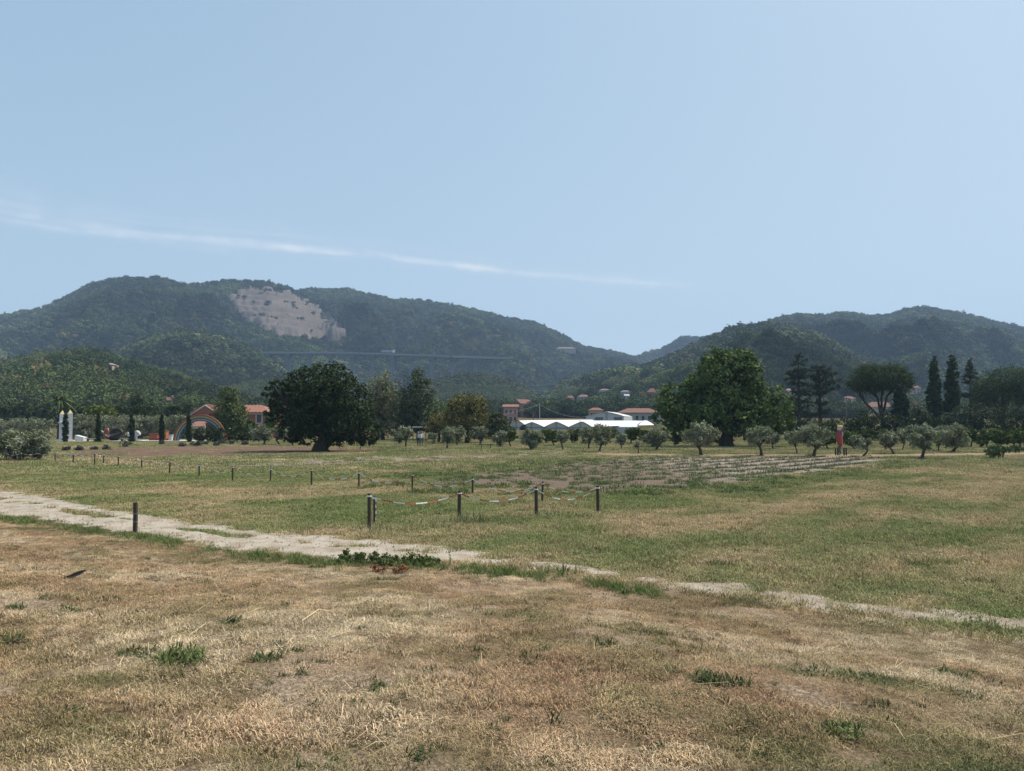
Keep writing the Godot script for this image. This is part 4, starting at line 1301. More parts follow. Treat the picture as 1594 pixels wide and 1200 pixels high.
# the red farmhouse: gabled block towards us, hipped wing to its right, low porch roof
func build_farmhouse() -> void:
	var d := 134.0
	var k := d / F
	var base := foot(338, d)
	var t := thing("farmhouse", base, "red plastered farmhouse with terracotta roofs behind the rainbow arch", "house")
	var red := coat(Color(0.36, 0.130, 0.092))
	var tile := coat(Color(0.33, 0.150, 0.105), 0.9)
	var trim := coat(Color(0.62, 0.52, 0.44))
	var y := func(py: float) -> float: return (pt(338, py, d) - base).y
	var x := func(px: float) -> float: return (px - 338.0) * k
	# gabled block
	var gx0: float = x.call(301.0); var gx1: float = x.call(341.0)
	var ge: float = y.call(644.0); var ga: float = y.call(631.0)
	var gm := (gx0 + gx1) / 2
	var b := Bits.new()
	b.box(Vector3(gx0, -0.3, -10.0), Vector3(gx1, ge, 0))
	b.tri(Vector3(gx0, ge, 0), Vector3(gm, ga, 0), Vector3(gx1, ge, 0))
	b.tri(Vector3(gx1, ge, -10), Vector3(gm, ga, -10), Vector3(gx0, ge, -10))
	part("wall", b.mesh(), red, t)
	var rf := part("roof", roof_mesh(10.0, gx1 - gx0, ga - ge, 0.5, 0.0), tile, t, Vector3(gm, ge + 0.004, -5.0))
	rf.rotation.y = PI / 2
	var f := Bits.new()
	for s in [1.0, -1.0]:
		var hw := (gx1 - gx0) / 2 + 0.5
		var drop := (ga - ge) * 0.5 / ((gx1 - gx0) / 2)
		f.tube([Vector3(0, ga - ge, 0), Vector3(hw * s, -drop, 0)], [0.13, 0.13], 6)
	part("fascia", f.mesh(), trim, t, Vector3(gm, ge, 0.52))
	var gw := part("window", box_mesh(Vector3(-0.35, -0.6, 0), Vector3(0.35, 0.6, 0.04)), coat(Color(0.45, 0.48, 0.52)), t, Vector3(x.call(321.0), y.call(639.5), 0.003))
	part("sill", box_mesh(Vector3(-0.5, -0.75, 0), Vector3(0.5, -0.61, 0.14)), trim, gw)
	# wing
	var wx0: float = x.call(341.5); var wx1: float = x.call(413.0)
	var we: float = y.call(642.5); var wr: float = y.call(631.0)
	b = Bits.new()
	b.box(Vector3(wx0, -0.3, -9.0), Vector3(wx1, we, -0.8))
	part("wall", b.mesh(), red, t)
	part("roof", roof_mesh(wx1 - wx0, 8.2, wr - we, 0.45, 2.6), tile, t, Vector3((wx0 + wx1) / 2, we + 0.005, -4.9))
	part("cornice", box_mesh(Vector3(wx0, we - 0.28, -0.8), Vector3(wx1 + 0.1, we - 0.02, -0.62)), trim, t)
	for q in [[401.0, 651.0], [377.0, 651.0], [350.0, 651.0]]:
		var wn := part("window", box_mesh(Vector3(-0.42, -0.75, 0), Vector3(0.42, 0.75, 0.03)), M["pane"], t, Vector3(x.call(q[0]), y.call(q[1]), -0.797))
		var fr := Bits.new()
		for e in [[-0.62, -0.75, -0.42, 0.75], [0.42, -0.75, 0.62, 0.75], [-0.62, 0.75, 0.62, 0.95], [-0.62, -0.95, 0.62, -0.75]]:
			fr.box(Vector3(e[0], e[1], 0), Vector3(e[2], e[3], 0.08))
		part("frame", fr.mesh(), trim, wn)
	# porch
	var py0: float = y.call(663.0); var py1: float = y.call(652.0)
	b = Bits.new()
	var px0: float = x.call(296.0); var px1: float = x.call(336.0)
	b.quad(Vector3(px0, py0, 4.5), Vector3(px0 + 2.2, py1, 0.6), Vector3(px1 - 1.2, py1, 0.6), Vector3(px1, py0, 4.5))
	b.quad(Vector3(px0, py0 - 0.14, 4.5), Vector3(px1, py0 - 0.14, 4.5), Vector3(px1 - 1.2, py1 - 0.14, 0.6), Vector3(px0 + 2.2, py1 - 0.14, 0.6))
	part("porch_roof", b.mesh(), tile, t)
	part("porch_beam", box_mesh(Vector3(px0, py0 - 0.45, 4.3), Vector3(px1, py0 - 0.02, 4.6)), coat(Color(0.72, 0.66, 0.58)), t)
	for e in [px0 + 0.2, (px0 + px1) / 2, px1 - 0.2]:
		part("porch_post", box_mesh(Vector3(e - 0.14, -0.3, 4.31), Vector3(e + 0.14, py0 - 0.45, 4.59)), coat(Color(0.5, 0.42, 0.36)), t)
	b = Bits.new()
	var lx0: float = x.call(276.0); var lx1: float = x.call(300.0)
	b.box(Vector3(lx0 + 0.6, -0.3, -6.0), Vector3(lx1, y.call(657.5), -1.0))
	part("wall", b.mesh(), red, t)
	part("roof", roof_mesh(lx1 - lx0 - 0.6, 5.0, y.call(651.0) - y.call(657.5), 0.4, 1.6), tile, t, Vector3((lx0 + 0.6 + lx1) / 2, y.call(657.5) + 0.004, -3.5))

# white plastic tents: a row of gabled bays, seen gable on, then a long one side on
func build_tents() -> void:
	var d := 150.0
	var k := d / F
	var white := paint(Color(0.80, 0.81, 0.82), 0.45, 0.3)
	var shaded_film := paint(Color(0.52, 0.53, 0.52), 0.5, 0.4)  # grey puts the shade on the tent fronts into their colour
	var steel := paint(Color(0.16, 0.17, 0.17), 0.5, 0.0, 0.4)
	var bays := [[787, 806, 820, 653.5, 663.5], [809, 828, 846, 656.5, 664], [846.5, 866, 885, 656, 664.5], [885.5, 906, 921, 655.5, 664]]
	var says := ["white tunnel tent at the left end of the row", "second white tent bay, gable tinted shade grey towards us", "third white tent bay, gable tinted shade grey towards us", "fourth white tent bay beside the long roof"]
	for n in bays.size():
		var q: Array = bays[n]
		var base := foot(q[1], d)
		var t := thing("greenhouse_tent", base, says[n], "greenhouse", "white greenhouse tents")
		var y := func(py: float) -> float: return (pt(q[1], py, d) - base).y
		var x0: float = (q[0] - q[1]) * k; var x1: float = (q[2] - q[1]) * k
		var e: float = y.call(q[4]); var a: float = y.call(q[3])
		var deep := 26.0
		var slant := 17.0
		var b := Bits.new()
		# curved shell in strips
		var prof := []
		for j in 9:
			var f := j / 8.0
			var xx := lerpf(x0, x1, f)
			var side := (xx / x0) if xx < 0 else (xx / x1)
			prof.append(Vector2(xx, lerpf(a, e, pow(side, 1.15))))
		for j in 8:
			var p: Vector2 = prof[j]; var p2: Vector2 = prof[j + 1]
			b.quad(Vector3(p.x, p.y, 0.2), Vector3(p.x + slant, p.y + 0.2, -deep), Vector3(p2.x + slant, p2.y + 0.2, -deep), Vector3(p2.x, p2.y, 0.2))
		part("roof", b.mesh(), white, t)
		b = Bits.new()
		for j in 8:
			var p: Vector2 = prof[j]; var p2: Vector2 = prof[j + 1]
			b.quad(Vector3(p.x, 1.2, 0), Vector3(p.x, p.y - 0.02, 0), Vector3(p2.x, p2.y - 0.02, 0), Vector3(p2.x, 1.2, 0))
		part("gable", b.mesh(), shaded_film, t)
		for f in [0.02, 0.5, 0.98]:
			var xx := lerpf(x0, x1, f)
			var side := (xx / x0) if xx < 0 else (xx / x1)
			part("post", box_mesh(Vector3(xx - 0.05, -0.2, 0.02), Vector3(xx + 0.05, lerpf(a, e, side), 0.12)), steel, t)
		part("beam", box_mesh(Vector3(x0, e - 0.25, 0.02), Vector3(x1, e - 0.13, 0.1)), steel, t)
	# the long one
	var bl := foot(965, 160.0)
	var tl := thing("greenhouse_tent", bl, "long white tent roof seen from its side, below the warehouse", "greenhouse", "white greenhouse tents")
	var k2 := 160.0 / F
	var yl := func(py: float) -> float: return (pt(965, py, 160.0) - bl).y
	var e2: float = yl.call(664.5); var a2: float = yl.call(654.5)
	var b2 := Bits.new()
	var xl := (905 - 965) * k2; var xr := (992 - 965) * k2
	for j in 6:
		var f0 := j / 6.0; var f1 := (j + 1) / 6.0
		b2.quad(Vector3(xl, lerpf(e2, a2, sin(f0 * PI / 2)), -6.0 * f0), Vector3(xl + f1 * 0.6, lerpf(e2, a2, sin(f1 * PI / 2)), -6.0 * f1), Vector3(xr + f1 * 1.0, lerpf(e2, a2, sin(f1 * PI / 2)), -6.0 * f1), Vector3(xr + f0 * 1.0, lerpf(e2, a2, sin(f0 * PI / 2)), -6.0 * f0))
		b2.quad(Vector3(xl, lerpf(e2, a2, sin(f1 * PI / 2)), -12.0 + 6.0 * f1), Vector3(xl, lerpf(e2, a2, sin(f0 * PI / 2)), -12.0 + 6.0 * f0), Vector3(xr + 0.5, lerpf(e2, a2, sin(f0 * PI / 2)), -12.0 + 6.0 * f0), Vector3(xr + 0.5, lerpf(e2, a2, sin(f1 * PI / 2)), -12.0 + 6.0 * f1))
	part("roof", b2.mesh(), white, tl)
	part("side_wall", box_mesh(Vector3(xl, -0.2, -0.05), Vector3(xr, e2 - 0.02, 0.0)), shaded_film, tl)
	for j in 6:
		var xx := lerpf(xl, xr, j / 5.0)
		part("post", box_mesh(Vector3(xx - 0.05, -0.2, 0.01), Vector3(xx + 0.05, e2, 0.1)), steel, tl)
	var bs := foot(1008, 158.0)
	var ts := thing("greenhouse_tent", bs, "small rounded white tent at the right end, by the great tree", "greenhouse", "white greenhouse tents")
	var b3 := Bits.new()
	var hs: float = (pt(1008, 654, 158.0) - bs).y
	for j in 10:
		var a0 := PI * j / 10.0; var a1 := PI * (j + 1) / 10.0
		b3.quad(Vector3(-cos(a0) * 2.1, hs * (0.35 + 0.65 * sin(a0)), 0), Vector3(-cos(a0) * 2.1 + 1.0, hs * (0.35 + 0.65 * sin(a0)), -8), Vector3(-cos(a1) * 2.1 + 1.0, hs * (0.35 + 0.65 * sin(a1)), -8), Vector3(-cos(a1) * 2.1, hs * (0.35 + 0.65 * sin(a1)), 0))
	part("roof", b3.mesh(), white, ts)
	for s in [-2.1, 2.1]:
		part("post", box_mesh(Vector3(s - 0.05, -0.2, -0.1), Vector3(s + 0.05, hs * 0.36, 0.0)), steel, ts)
	# the warehouse
	var dw := 205.0
	var bw := foot(945, dw)
	var kw := dw / F
	var tw := thing("warehouse", bw, "white warehouse with shallow curved gable above the tents", "warehouse")
	var yw := func(py: float) -> float: return (pt(945, py, dw) - bw).y
	var wx0 := (912 - 945) * kw; var wx1 := (971 - 945) * kw
	var we: float = yw.call(648.0); var wa: float = yw.call(640.5)
	var wall := coat(Color(0.60, 0.61, 0.63))
	var bb := Bits.new()
	var n2 := 12
	for j in n2:
		var f0 := float(j) / n2; var f1 := float(j + 1) / n2
		var h0 := lerpf(we, wa, pow(1.0 - absf(2 * f0 - 1), 0.8)); var h1 := lerpf(we, wa, pow(1.0 - absf(2 * f1 - 1), 0.8))
		bb.quad(Vector3(lerpf(wx0, wx1, f0), -0.3, 0), Vector3(lerpf(wx0, wx1, f0), h0, 0), Vector3(lerpf(wx0, wx1, f1), h1, 0), Vector3(lerpf(wx0, wx1, f1), -0.3, 0))
	bb.quad(Vector3(wx1, -0.3, 0), Vector3(wx1, we, 0), Vector3(wx1 + 6.0, we, -24), Vector3(wx1 + 6.0, -0.3, -24))
	part("wall", bb.mesh(), wall, tw)
	var rb := Bits.new()
	for j in n2:
		var f0 := float(j) / n2; var f1 := float(j + 1) / n2
		var h0 := lerpf(we, wa, pow(1.0 - absf(2 * f0 - 1), 0.8)) + 0.05; var h1 := lerpf(we, wa, pow(1.0 - absf(2 * f1 - 1), 0.8)) + 0.05
		rb.quad(Vector3(lerpf(wx0, wx1, f0), h0, 0.3), Vector3(lerpf(wx0, wx1, f0) + 6, h0, -24), Vector3(lerpf(wx0, wx1, f1) + 6, h1, -24), Vector3(lerpf(wx0, wx1, f1), h1, 0.3))
	part("roof", rb.mesh(), coat(Color(0.72, 0.72, 0.72)), tw)
	for q in [[932.5, 651.5, 6.5], [962.0, 651.5, 6.5]]:
		var wn := part("window", box_mesh(Vector3(-q[2] * kw, -0.4, 0), Vector3(q[2] * kw, 0.4, 0.04)), M["pane"], tw, Vector3((q[0] - 945) * kw, yw.call(q[1]), 0.003))
		for j in 4:
			part("bar", box_mesh(Vector3(lerpf(-q[2], q[2], (j + 0.5) / 4.0) * kw - 0.05, -0.4, 0.04), Vector3(lerpf(-q[2], q[2], (j + 0.5) / 4.0) * kw + 0.05, 0.4, 0.07)), wall, wn)
	part("downpipe", box_mesh(Vector3(-0.06, 0, 0.003), Vector3(0.06, wa, 0.12)), steel, tw)
	var annex := house("small white annex with door at the warehouse's right side", 972, 986, 649, 646.5, 203.0, {"called": "annex", "category": "shed", "wall": Color(0.66, 0.65, 0.63), "roof": Color(0.66, 0.65, 0.63), "gable": true, "windows": [1], "deep": 6.0})
	annex.position.y += 0.0

# the motorway bridge on the hillside
func build_viaduct() -> void:
	var grey := coat(Color(0.20, 0.21, 0.22), 0.05)
	var start := pt(402, 549.5, 860.0)
	var stops := [[402, 549.5, 860.0], [560, 550.5, 870.0], [700, 555.5, 890.0], [790, 558.0, 930.0]]
	var t := thing("motorway_bridge", Vector3(start.x, start.y, start.z), "long grey motorway bridge on tall piers across the left hillside", "bridge")
	for k in stops.size() - 1:
		var a := pt(stops[k][0], stops[k][1], stops[k][2]) - start; var c := pt(stops[k + 1][0], stops[k + 1][1], stops[k + 1][2]) - start
		var dir := (c - a); dir.y = 0; dir = dir.normalized()
		var s := Vector3(-dir.z, 0, dir.x) * 6.0
		var b := Bits.new()
		var dn := Vector3(0, -1.7, 0)
		b.quad(a - s, c - s, c + s, a + s)
		b.quad(a + s + dn, c + s + dn, c - s + dn, a - s + dn)
		b.quad(a + s, c + s, c + s + dn, a + s + dn)
		b.quad(c - s, a - s, a - s + dn, c - s + dn)
		part("deck", b.mesh(), grey, t)
		var rail := Bits.new()
		var up := Vector3(0, 1.1, 0)
		for e in [1.0, -1.0]:
			rail.quad(a + s * e, a + s * e + up, c + s * e + up, c + s * e)
			rail.quad(c + s * 0.97 * e, c + s * 0.97 * e + up, a + s * 0.97 * e + up, a + s * 0.97 * e)
		part("parapet", rail.mesh(), coat(Color(0.33, 0.34, 0.35), 0.05), t)
	for px in [418, 449, 482, 515, 549, 580, 611, 640, 672, 705, 740, 772]:
		var f: float = clampf((px - 402.0) / 498.0, 0, 1)
		var depth := 860.0
		var py := 549.5
		for k in stops.size() - 1:
			if px >= stops[k][0] and px <= stops[k + 1][0]:
				var u: float = (px - stops[k][0]) / float(stops[k + 1][0] - stops[k][0])
				depth = lerpf(stops[k][2], stops[k + 1][2], u); py = lerpf(stops[k][1], stops[k + 1][1], u)
		var p := pt(px, py, depth)
		var low := height(p.x, p.z) - 1.0
		if p.y - 4.2 <= low: continue
		var b := Bits.new()
		b.box(Vector3(-2.0, low - p.y, -2.5), Vector3(2.0, -4.2, 2.5))
		b.box(Vector3(-3.0, -4.2, -5.2), Vector3(3.0, -1.71, 5.2))
		part("pier", b.mesh(), grey, t, p - start)
	# lorry on it
	var lp := pt(611, 549.8, 877.0)
	var l := thing("lorry", lp, "tiny lorry with white cab driving on the motorway bridge", "lorry")
	part("trailer", box_mesh(Vector3(-12.5, 1.0, -1.2), Vector3(-0.6, 3.6, 1.2)), coat(Color(0.35, 0.42, 0.46)), l)
	part("cab", box_mesh(Vector3(0, 0.7, -1.2), Vector3(2.4, 3.7, 1.2)), coat(Color(0.82, 0.82, 0.8)), l)
	for x in [-11.0, -9.6, -2.0, 1.4]:
		var w := Bits.new()
		w.tube([Vector3(x, 0.5, -1.25), Vector3(x, 0.5, 1.25)], [0.5, 0.5], 10)
		part("wheel", w.mesh(), paint(Color(0.03, 0.03, 0.03)), l)

# poles and wires behind the field
func build_poles() -> void:
	var wood := coat(Color(0.20, 0.17, 0.14))
	var conc := coat(Color(0.48, 0.48, 0.46))
	var spots := [[840, 628, 180.0, true, "pale concrete power pole rising above the tents"], [774, 630, 210.0, false, "thin dark pole before the red terrace houses"], [830, 640, 175.0, false, "thin dark pole left of the pale power pole"], [943, 641, 168.0, false, "thin dark pole in front of the warehouse"], [1318, 618, 170.0, false, "thin dark pole left of the umbrella pine"]]
	var tops := {}
	for q in spots:
		var base := foot(q[0], q[2])
		var top: float = (pt(q[0], q[1], q[2]) - base).y
		var t := thing("power_pole", base, q[4], "pole", "power poles")
		var b := Bits.new()
		b.tube([Vector3(0, -0.3, 0), Vector3(0, top, 0)], [0.15, 0.09], 8)
		part("shaft", b.mesh(), conc if q[3] else wood, t)
		part("crossarm", box_mesh(Vector3(-0.7, top - 0.35, -0.06), Vector3(0.7, top - 0.25, 0.06)), wood, t)
		tops[q[0]] = base + Vector3(0, top - 0.2, 0)
	var runs := [[tops[840], pt(596, 646, 150.0), "power line sagging from the pale pole across the golden tree"], [tops[840], pt(935, 641, 230.0), "power line running right from the pale pole over the field edge"]]
	for q in runs:
		var b := Bits.new()
		var pts := []
		var rad := []
		for k in 25:
			var f := k / 24.0
			pts.append((q[0] as Vector3).lerp(q[1], f) + Vector3(0, -2.2 * 4.0 * f * (1 - f), 0) - (q[0] as Vector3))
			rad.append(0.022)
		b.tube(pts, rad, 5)
		var o := MeshInstance3D.new()
		o.name = fresh("power_line")
		o.mesh = b.mesh()
		o.material_override = conc
		o.position = q[0]
		add_child(o)
		tag(o, q[2], "power line", "power lines")

# ---------------------------------------------------------------- tape fences
func post_at(px: float, base_y: float, top_y: float, label: String, group: String, thick := 0.045) -> Vector3:
	var p := on_plain(px, base_y)
	p.y = height(p.x, p.z)
	var top := pt(px, top_y, -p.z).y - p.y
	var t := thing("fence_post", p, label, "post", group, rng.randf() * 0.6)
	var b := Bits.new()
	var lean := Vector3(rng.randf_range(-0.02, 0.02), 0, rng.randf_range(-0.02, 0.02))
	b.tube([Vector3(0, -0.25, 0), Vector3(0, top * 0.5, 0) + lean * 0.4, Vector3(0, top - 0.02, 0) + lean, Vector3(0, top, 0) + lean], [thick, thick * 0.98, thick * 0.95, thick * 0.7], 8)
	part("stake", b.mesh(), M["stake"], t)
	b = Bits.new()
	b.tube([Vector3(0, top - 0.09, 0) + lean, Vector3(0, top - 0.055, 0) + lean], [thick * 1.25, thick * 1.25], 8)
	part("tie", b.mesh(), M["tape_white"], t)
	return p + Vector3(0, top - 0.07, 0) + lean

func tape(a: Vector3, c: Vector3, sag: float, label: String, seed_: int, group: String, pieces := 8) -> void:
	var t := thing("barrier_tape", a, label, "tape", group)
	var r := RandomNumberGenerator.new()
	r.seed = seed_
	var twist := r.randf() * 2.0
	for k in pieces:
		var b := Bits.new()
		var prev := Vector3.ZERO
		var prev_w := Vector3.ZERO
		for j in 6:
			var f := (k + j / 5.0) / pieces
			var p := a.lerp(c, f) - a + Vector3(0, -sag * 4.0 * f * (1.0 - f), 0)
			var ang := 0.55 * sin(f * 7.0 + twist) + 0.2 * r.randf()
			var w := Vector3(0.3 * sin(ang), cos(ang), 0.5 * sin(ang)).normalized() * 0.019
			if j > 0:
				b.quad(prev - prev_w, prev + prev_w, p + w, p - w)
				b.quad(p - w + Vector3(0, 0, 0.002), p + w + Vector3(0, 0, 0.002), prev + prev_w + Vector3(0, 0, 0.002), prev - prev_w + Vector3(0, 0, 0.002))
			prev = p
			prev_w = w
		var white := (k + seed_) % 2 == 0
		part("white_band" if white else "red_band", b.mesh(), M["tape_white"] if white else M["tape_red"], t)

func build_fences() -> void:
	var g := "posts of the near tape fence"
	var near := [[575, 822, 768, "thick corner post nearest to us, at the left end of the near tape fence"], [715, 808, 764, "second post of the near tape fence, in tall grass"], [835, 801, 758, "third post of the near tape fence, in tall grass"], [931, 796, 756, "last post at the right end of the near tape fence"]]
	var tops := []
	for q in near:
		tops.append(post_at(q[0], q[1], q[2], q[3], g, 0.056))
	var extra := post_at(583, 815, 772, "thinner second stake just behind the thick corner post", g, 0.035)
	for k in 3:
		tape(tops[k], tops[k + 1], 0.26 + 0.05 * k, "red and white tape sagging along the near fence, %s span from the corner post" % NTH[k], k, "red and white barrier tapes")
	var tail := thing("barrier_tape", extra, "loose red and white tape end hanging down the thinner stake", "tape", "red and white barrier tapes")
	for k in 8:
		var b := Bits.new()
		b.box(Vector3(0.04, -0.09 * (k + 1), 0.03), Vector3(0.075 + 0.01 * sin(k * 2.0), -0.09 * k, 0.036))
		part("white_band" if k % 2 == 0 else "red_band", b.mesh(), M["tape_white"] if k % 2 == 0 else M["tape_red"], tail)
	var rear := [[10, 717, 705], [33, 717, 704], [58, 716.5, 704], [86, 718, 704], [114, 720.5, 706], [147, 724, 704], [161, 722.5, 706], [184, 726, 709], [220.5, 729, 713], [264, 737, 717], [310, 742, 722], [362, 748, 725], [421, 750, 728], [485, 754.5, 729.5], [558.5, 759, 733.5], [641.5, 762, 737], [735.5, 768, 743], [844, 780, 750]]
	var gr := "posts of the long rear tape fence"
	var rt := []
	for k in rear.size():
		rt.append(post_at(rear[k][0], rear[k][1], rear[k][2], "dark stake in the long rear tape fence, %s counted from the left" % NTH[k], gr, 0.042))
	for k in rear.size() - 1:
		tape(rt[k], rt[k + 1], 0.12 + 0.03 * clampf(k - 5, 0, 9), "red and white tape along the rear fence, %s span counted from the left" % NTH[k], k, "red and white barrier tapes", 6 if k < 10 else 8)
	tape(rt[17], tops[3], 0.22, "red and white tape closing the right end between rear and near fences", 3, "red and white barrier tapes")
	# the single stake by the path
	var p := on_plain(210, 829)
	p.y = height(p.x, p.z)
	var s := thing("fence_post", p, "lone dark wooden stake beside the gravel path on the left", "post")
	var top := pt(210, 782, -p.z).y - p.y
	var b := Bits.new()
	b.tube([Vector3(0, -0.3, 0), Vector3(0.01, top * 0.5, 0), Vector3(0, top, 0)], [0.062, 0.06, 0.058], 10)
	part("stake", b.mesh(), M["stake"], s)
	b = Bits.new()
	for y in [0.35, 0.62]:
		b.tube([Vector3(0.005, top * y, 0), Vector3(0.005, top * y + 0.025, 0)], [0.066, 0.066], 10)
	part("wire_ring", b.mesh(), paint(Color(0.2, 0.2, 0.2), 0.5, 0.0, 0.6), s)

# ---------------------------------------------------------------- plants one can pick out
func weed(n: int, reach: float, tall: float, wide: float, tones: Array, seed_: int, curl := 0.9, stem := false) -> ArrayMesh:
	var r := RandomNumberGenerator.new()
	r.seed = seed_
	var b := Bits.new()
	for k in n:
		var a := r.randf() * TAU
		var dir := Vector3(cos(a), 0, sin(a))
		var ba := r.randf() * TAU
		var base := Vector3(cos(ba), 0, sin(ba) * 0.7) * reach * 0.85 * sqrt(r.randf())
		var lean := r.randf_range(0.25, 1.45)
		if stem:
			base = Vector3(0, tall * r.randf(), 0) + dir * 0.01
			lean = r.randf_range(0.7, 1.3)
		var l := tall * r.randf_range(0.35, 1.1) * (0.35 if stem else 1.0)
		var c: Color = tones[r.randi() % tones.size()]
		var v := r.randf_range(0.75, 1.3)
		c = Color(c.r * v, c.g * v, c.b * v)
		var side := dir.cross(Vector3.UP)
		var prev := base
		var pw := side * wide * 0.25
		for j in 3:
			var f := (j + 1) / 3.0
			var at := base + dir * l * sin(lean) * f + Vector3.UP * (l * cos(lean) * f - curl * l * 0.35 * f * f)
			at.y = maxf(at.y, 0.01)
			var w: Vector3 = side * wide * [0.5, 0.38, 0.03][j]
			b.quad(prev - pw, at - w, at + w, prev + pw, c)
			prev = at
			pw = w
	if stem:
		b.tube([Vector3(0, -0.03, 0), Vector3(0.01, tall * 0.5, 0.0), Vector3(0, tall * 1.02, 0)], [0.008, 0.006, 0.003], 5, Color(0.12, 0.13, 0.06))
	return b.mesh()

func ground_at(px: float, py: float) -> Vector3:
	# follow the sight line until it meets the ground
	var d := sight(px, py)
	var p := Vector3(0, EYE, 0)
	var t := 2.0
	while t < 60.0:
		p = Vector3(0, EYE, 0) + d * t
		if p.y <= height(p.x, p.z): break
		t += 0.03
	p.y = height(p.x, p.z)
	return p

func build_plants() -> void:
	var dark := [Color(0.080, 0.098, 0.042), Color(0.062, 0.078, 0.036), Color(0.11, 0.125, 0.055)]
	var fresh_green := [Color(0.105, 0.138, 0.05), Color(0.08, 0.108, 0.042), Color(0.14, 0.17, 0.065)]
	var grey := [Color(0.15, 0.15, 0.075), Color(0.115, 0.115, 0.055), Color(0.19, 0.18, 0.095)]
	var list := [
		[283, 1025, 0.16, 0.16, fresh_green, 80, "largest bright green weed patch low in the left foreground"], [255, 1024, 0.15, 0.13, dark, 60, "dark weed patch joined to the left of the largest green patch"], [215, 1017, 0.12, 0.10, dark, 40, "small dark weed left of the largest green patch"],
		[106, 952, 0.10, 0.11, fresh_green, 36, "compact green weed at the far left of the dry bank"], [171, 937, 0.12, 0.12, dark, 44, "dark green tuft right above the compact green weed"], [24, 948, 0.10, 0.10, dark, 36, "dark tuft near the left edge, level with the compact green weed"],
		[8, 998, 0.10, 0.11, dark, 36, "dark weed cut by the left picture edge"], [360, 971, 0.07, 0.16, dark, 26, "upright dark tuft alone in the dry grass left of centre"], [410, 1027, 0.10, 0.12, dark, 40, "dark tuft right of the largest green patch"],
		[588, 1072, 0.06, 0.06, dark, 24, "tiny dark tuft in pale straw at the lower centre"], [775, 996, 0.07, 0.06, grey, 30, "pale grey tuft right of centre in the dry bank"],
		[1128, 1066, 0.14, 0.16, dark, 60, "dark weed clump in the right half of the foreground"], [1095, 1058, 0.10, 0.14, dark, 30, "looser dark weed left beside the dark clump"], [1308, 1140, 0.11, 0.13, fresh_green, 60, "neat bright green rosette at the lower right"],
		[1320, 1058, 0.13, 0.13, grey, 44, "greyish weed clump right of the dark clump"], [1262, 1052, 0.12, 0.10, grey, 40, "low greyish weed between dark clump and greyish clump"], [1480, 1056, 0.16, 0.16, dark, 56, "spiky dark tuft near the right edge"], [1500, 1086, 0.10, 0.08, dark, 36, "small flat weed below the spiky dark tuft"], [1550, 1068, 0.10, 0.14, dark, 24, "thin weed by the right picture edge"],
		[972, 925, 0.05, 0.22, dark, 24, "upright dark weed on the crest of the bank right of centre"], [938, 1010, 0.08, 0.24, grey, 26, "tall greyish weed just below the crest weed"], [1032, 1044, 0.08, 0.08, grey, 30, "little grey leafed weed left of the dark clump"],
		[1430, 880, 0.2, 0.2, fresh_green, 44, "green weed beyond the path near the right edge"], [1236, 890, 0.22, 0.2, dark, 44, "dark weed beyond the path below the brown patch"], [1120, 880, 0.2, 0.22, dark, 44, "dark weed beyond the path, left of the others"], [1527, 905, 0.2, 0.16, dark, 40, "flat weed beyond the path close to the right edge"],
		[790, 893, 0.16, 0.34, dark, 60, "dark upright leafy weed at the path's near edge"], [602, 905, 0.16, 0.18, dark, 44, "dark weed below the reddish leaves"], [492, 885, 0.16, 0.2, dark, 40, "dark weed left of the bramble patch"], [160, 800, 0.16, 0.2, grey, 22, "dry grey tuft growing in the middle of the path"], [880, 800, 0.3, 0.3, fresh_green, 20, "pale weed right of the last near fence post"],
	]
	for q in list:
		var p := ground_at(q[0], q[1])
		var t := thing("weed", p, q[6], "weed", "weeds one can pick out", rng.randf() * TAU)
		part("leaves", weed(q[5] * 4, q[2] * 1.7, q[3] * 0.8, 0.012 if q[3] < 0.2 else 0.016, q[4], int(q[0])), grass_mat, t)
		part("root_crown", weed(12, q[2] * 0.5, q[3] * 0.4, 0.012, [Color(0.20, 0.16, 0.09)], int(q[0]) + 3), leaf_mat, t)
	# brambles sprawling over the path edge
	var br := [[640, 872, 44, 0.26, "low bramble patch with small shiny leaves at the path edge"], [562, 868, 34, 0.18, "second low bramble tongue left of the bramble patch"]]
	for q in br:
		var p := ground_at(q[0], q[1] + 8)
		var lobes := []
		var half: float = q[2] * -p.z / F
		for k in 9:
			lobes.append([Vector3(lerpf(-half, half, (k + 0.5) / 9.0), 0.10 + 0.06 * sin(k * 2.1), rng.randf_range(-0.25, 0.25)), Vector3(half * 0.26, q[3] * 0.45 * rng.randf_range(0.6, 1.1), 0.3)])
		var t := thing("bramble", p, q[4], "bramble", "brambles at the path edge")
		part("foliage", crown(lobes, 1500, 0.034, 0.6, [Color(0.105, 0.145, 0.05), Color(0.14, 0.18, 0.065), Color(0.075, 0.105, 0.04)], 0.5, 0.2, int(q[0]), 0.6), leaf_mat, t)
		var b := Bits.new()
		var cane := [Vector3(-half, 0.03, 0)]
		for k in 7:
			cane.append(Vector3(lerpf(-half, half, (k + 1) / 7.0), 0.10 + 0.08 * sin(k * 1.7), 0.2 * sin(k)))
		b.tube(cane, [0.008, 0.008, 0.008, 0.007, 0.007, 0.006, 0.006, 0.004], 5)
		part("cane", b.mesh(), bark_dark, t)
	var pr := ground_at(605, 892)
	var tr := thing("bramble", pr, "reddish withered bramble leaves in front of the bramble patch", "bramble", "brambles at the path edge")
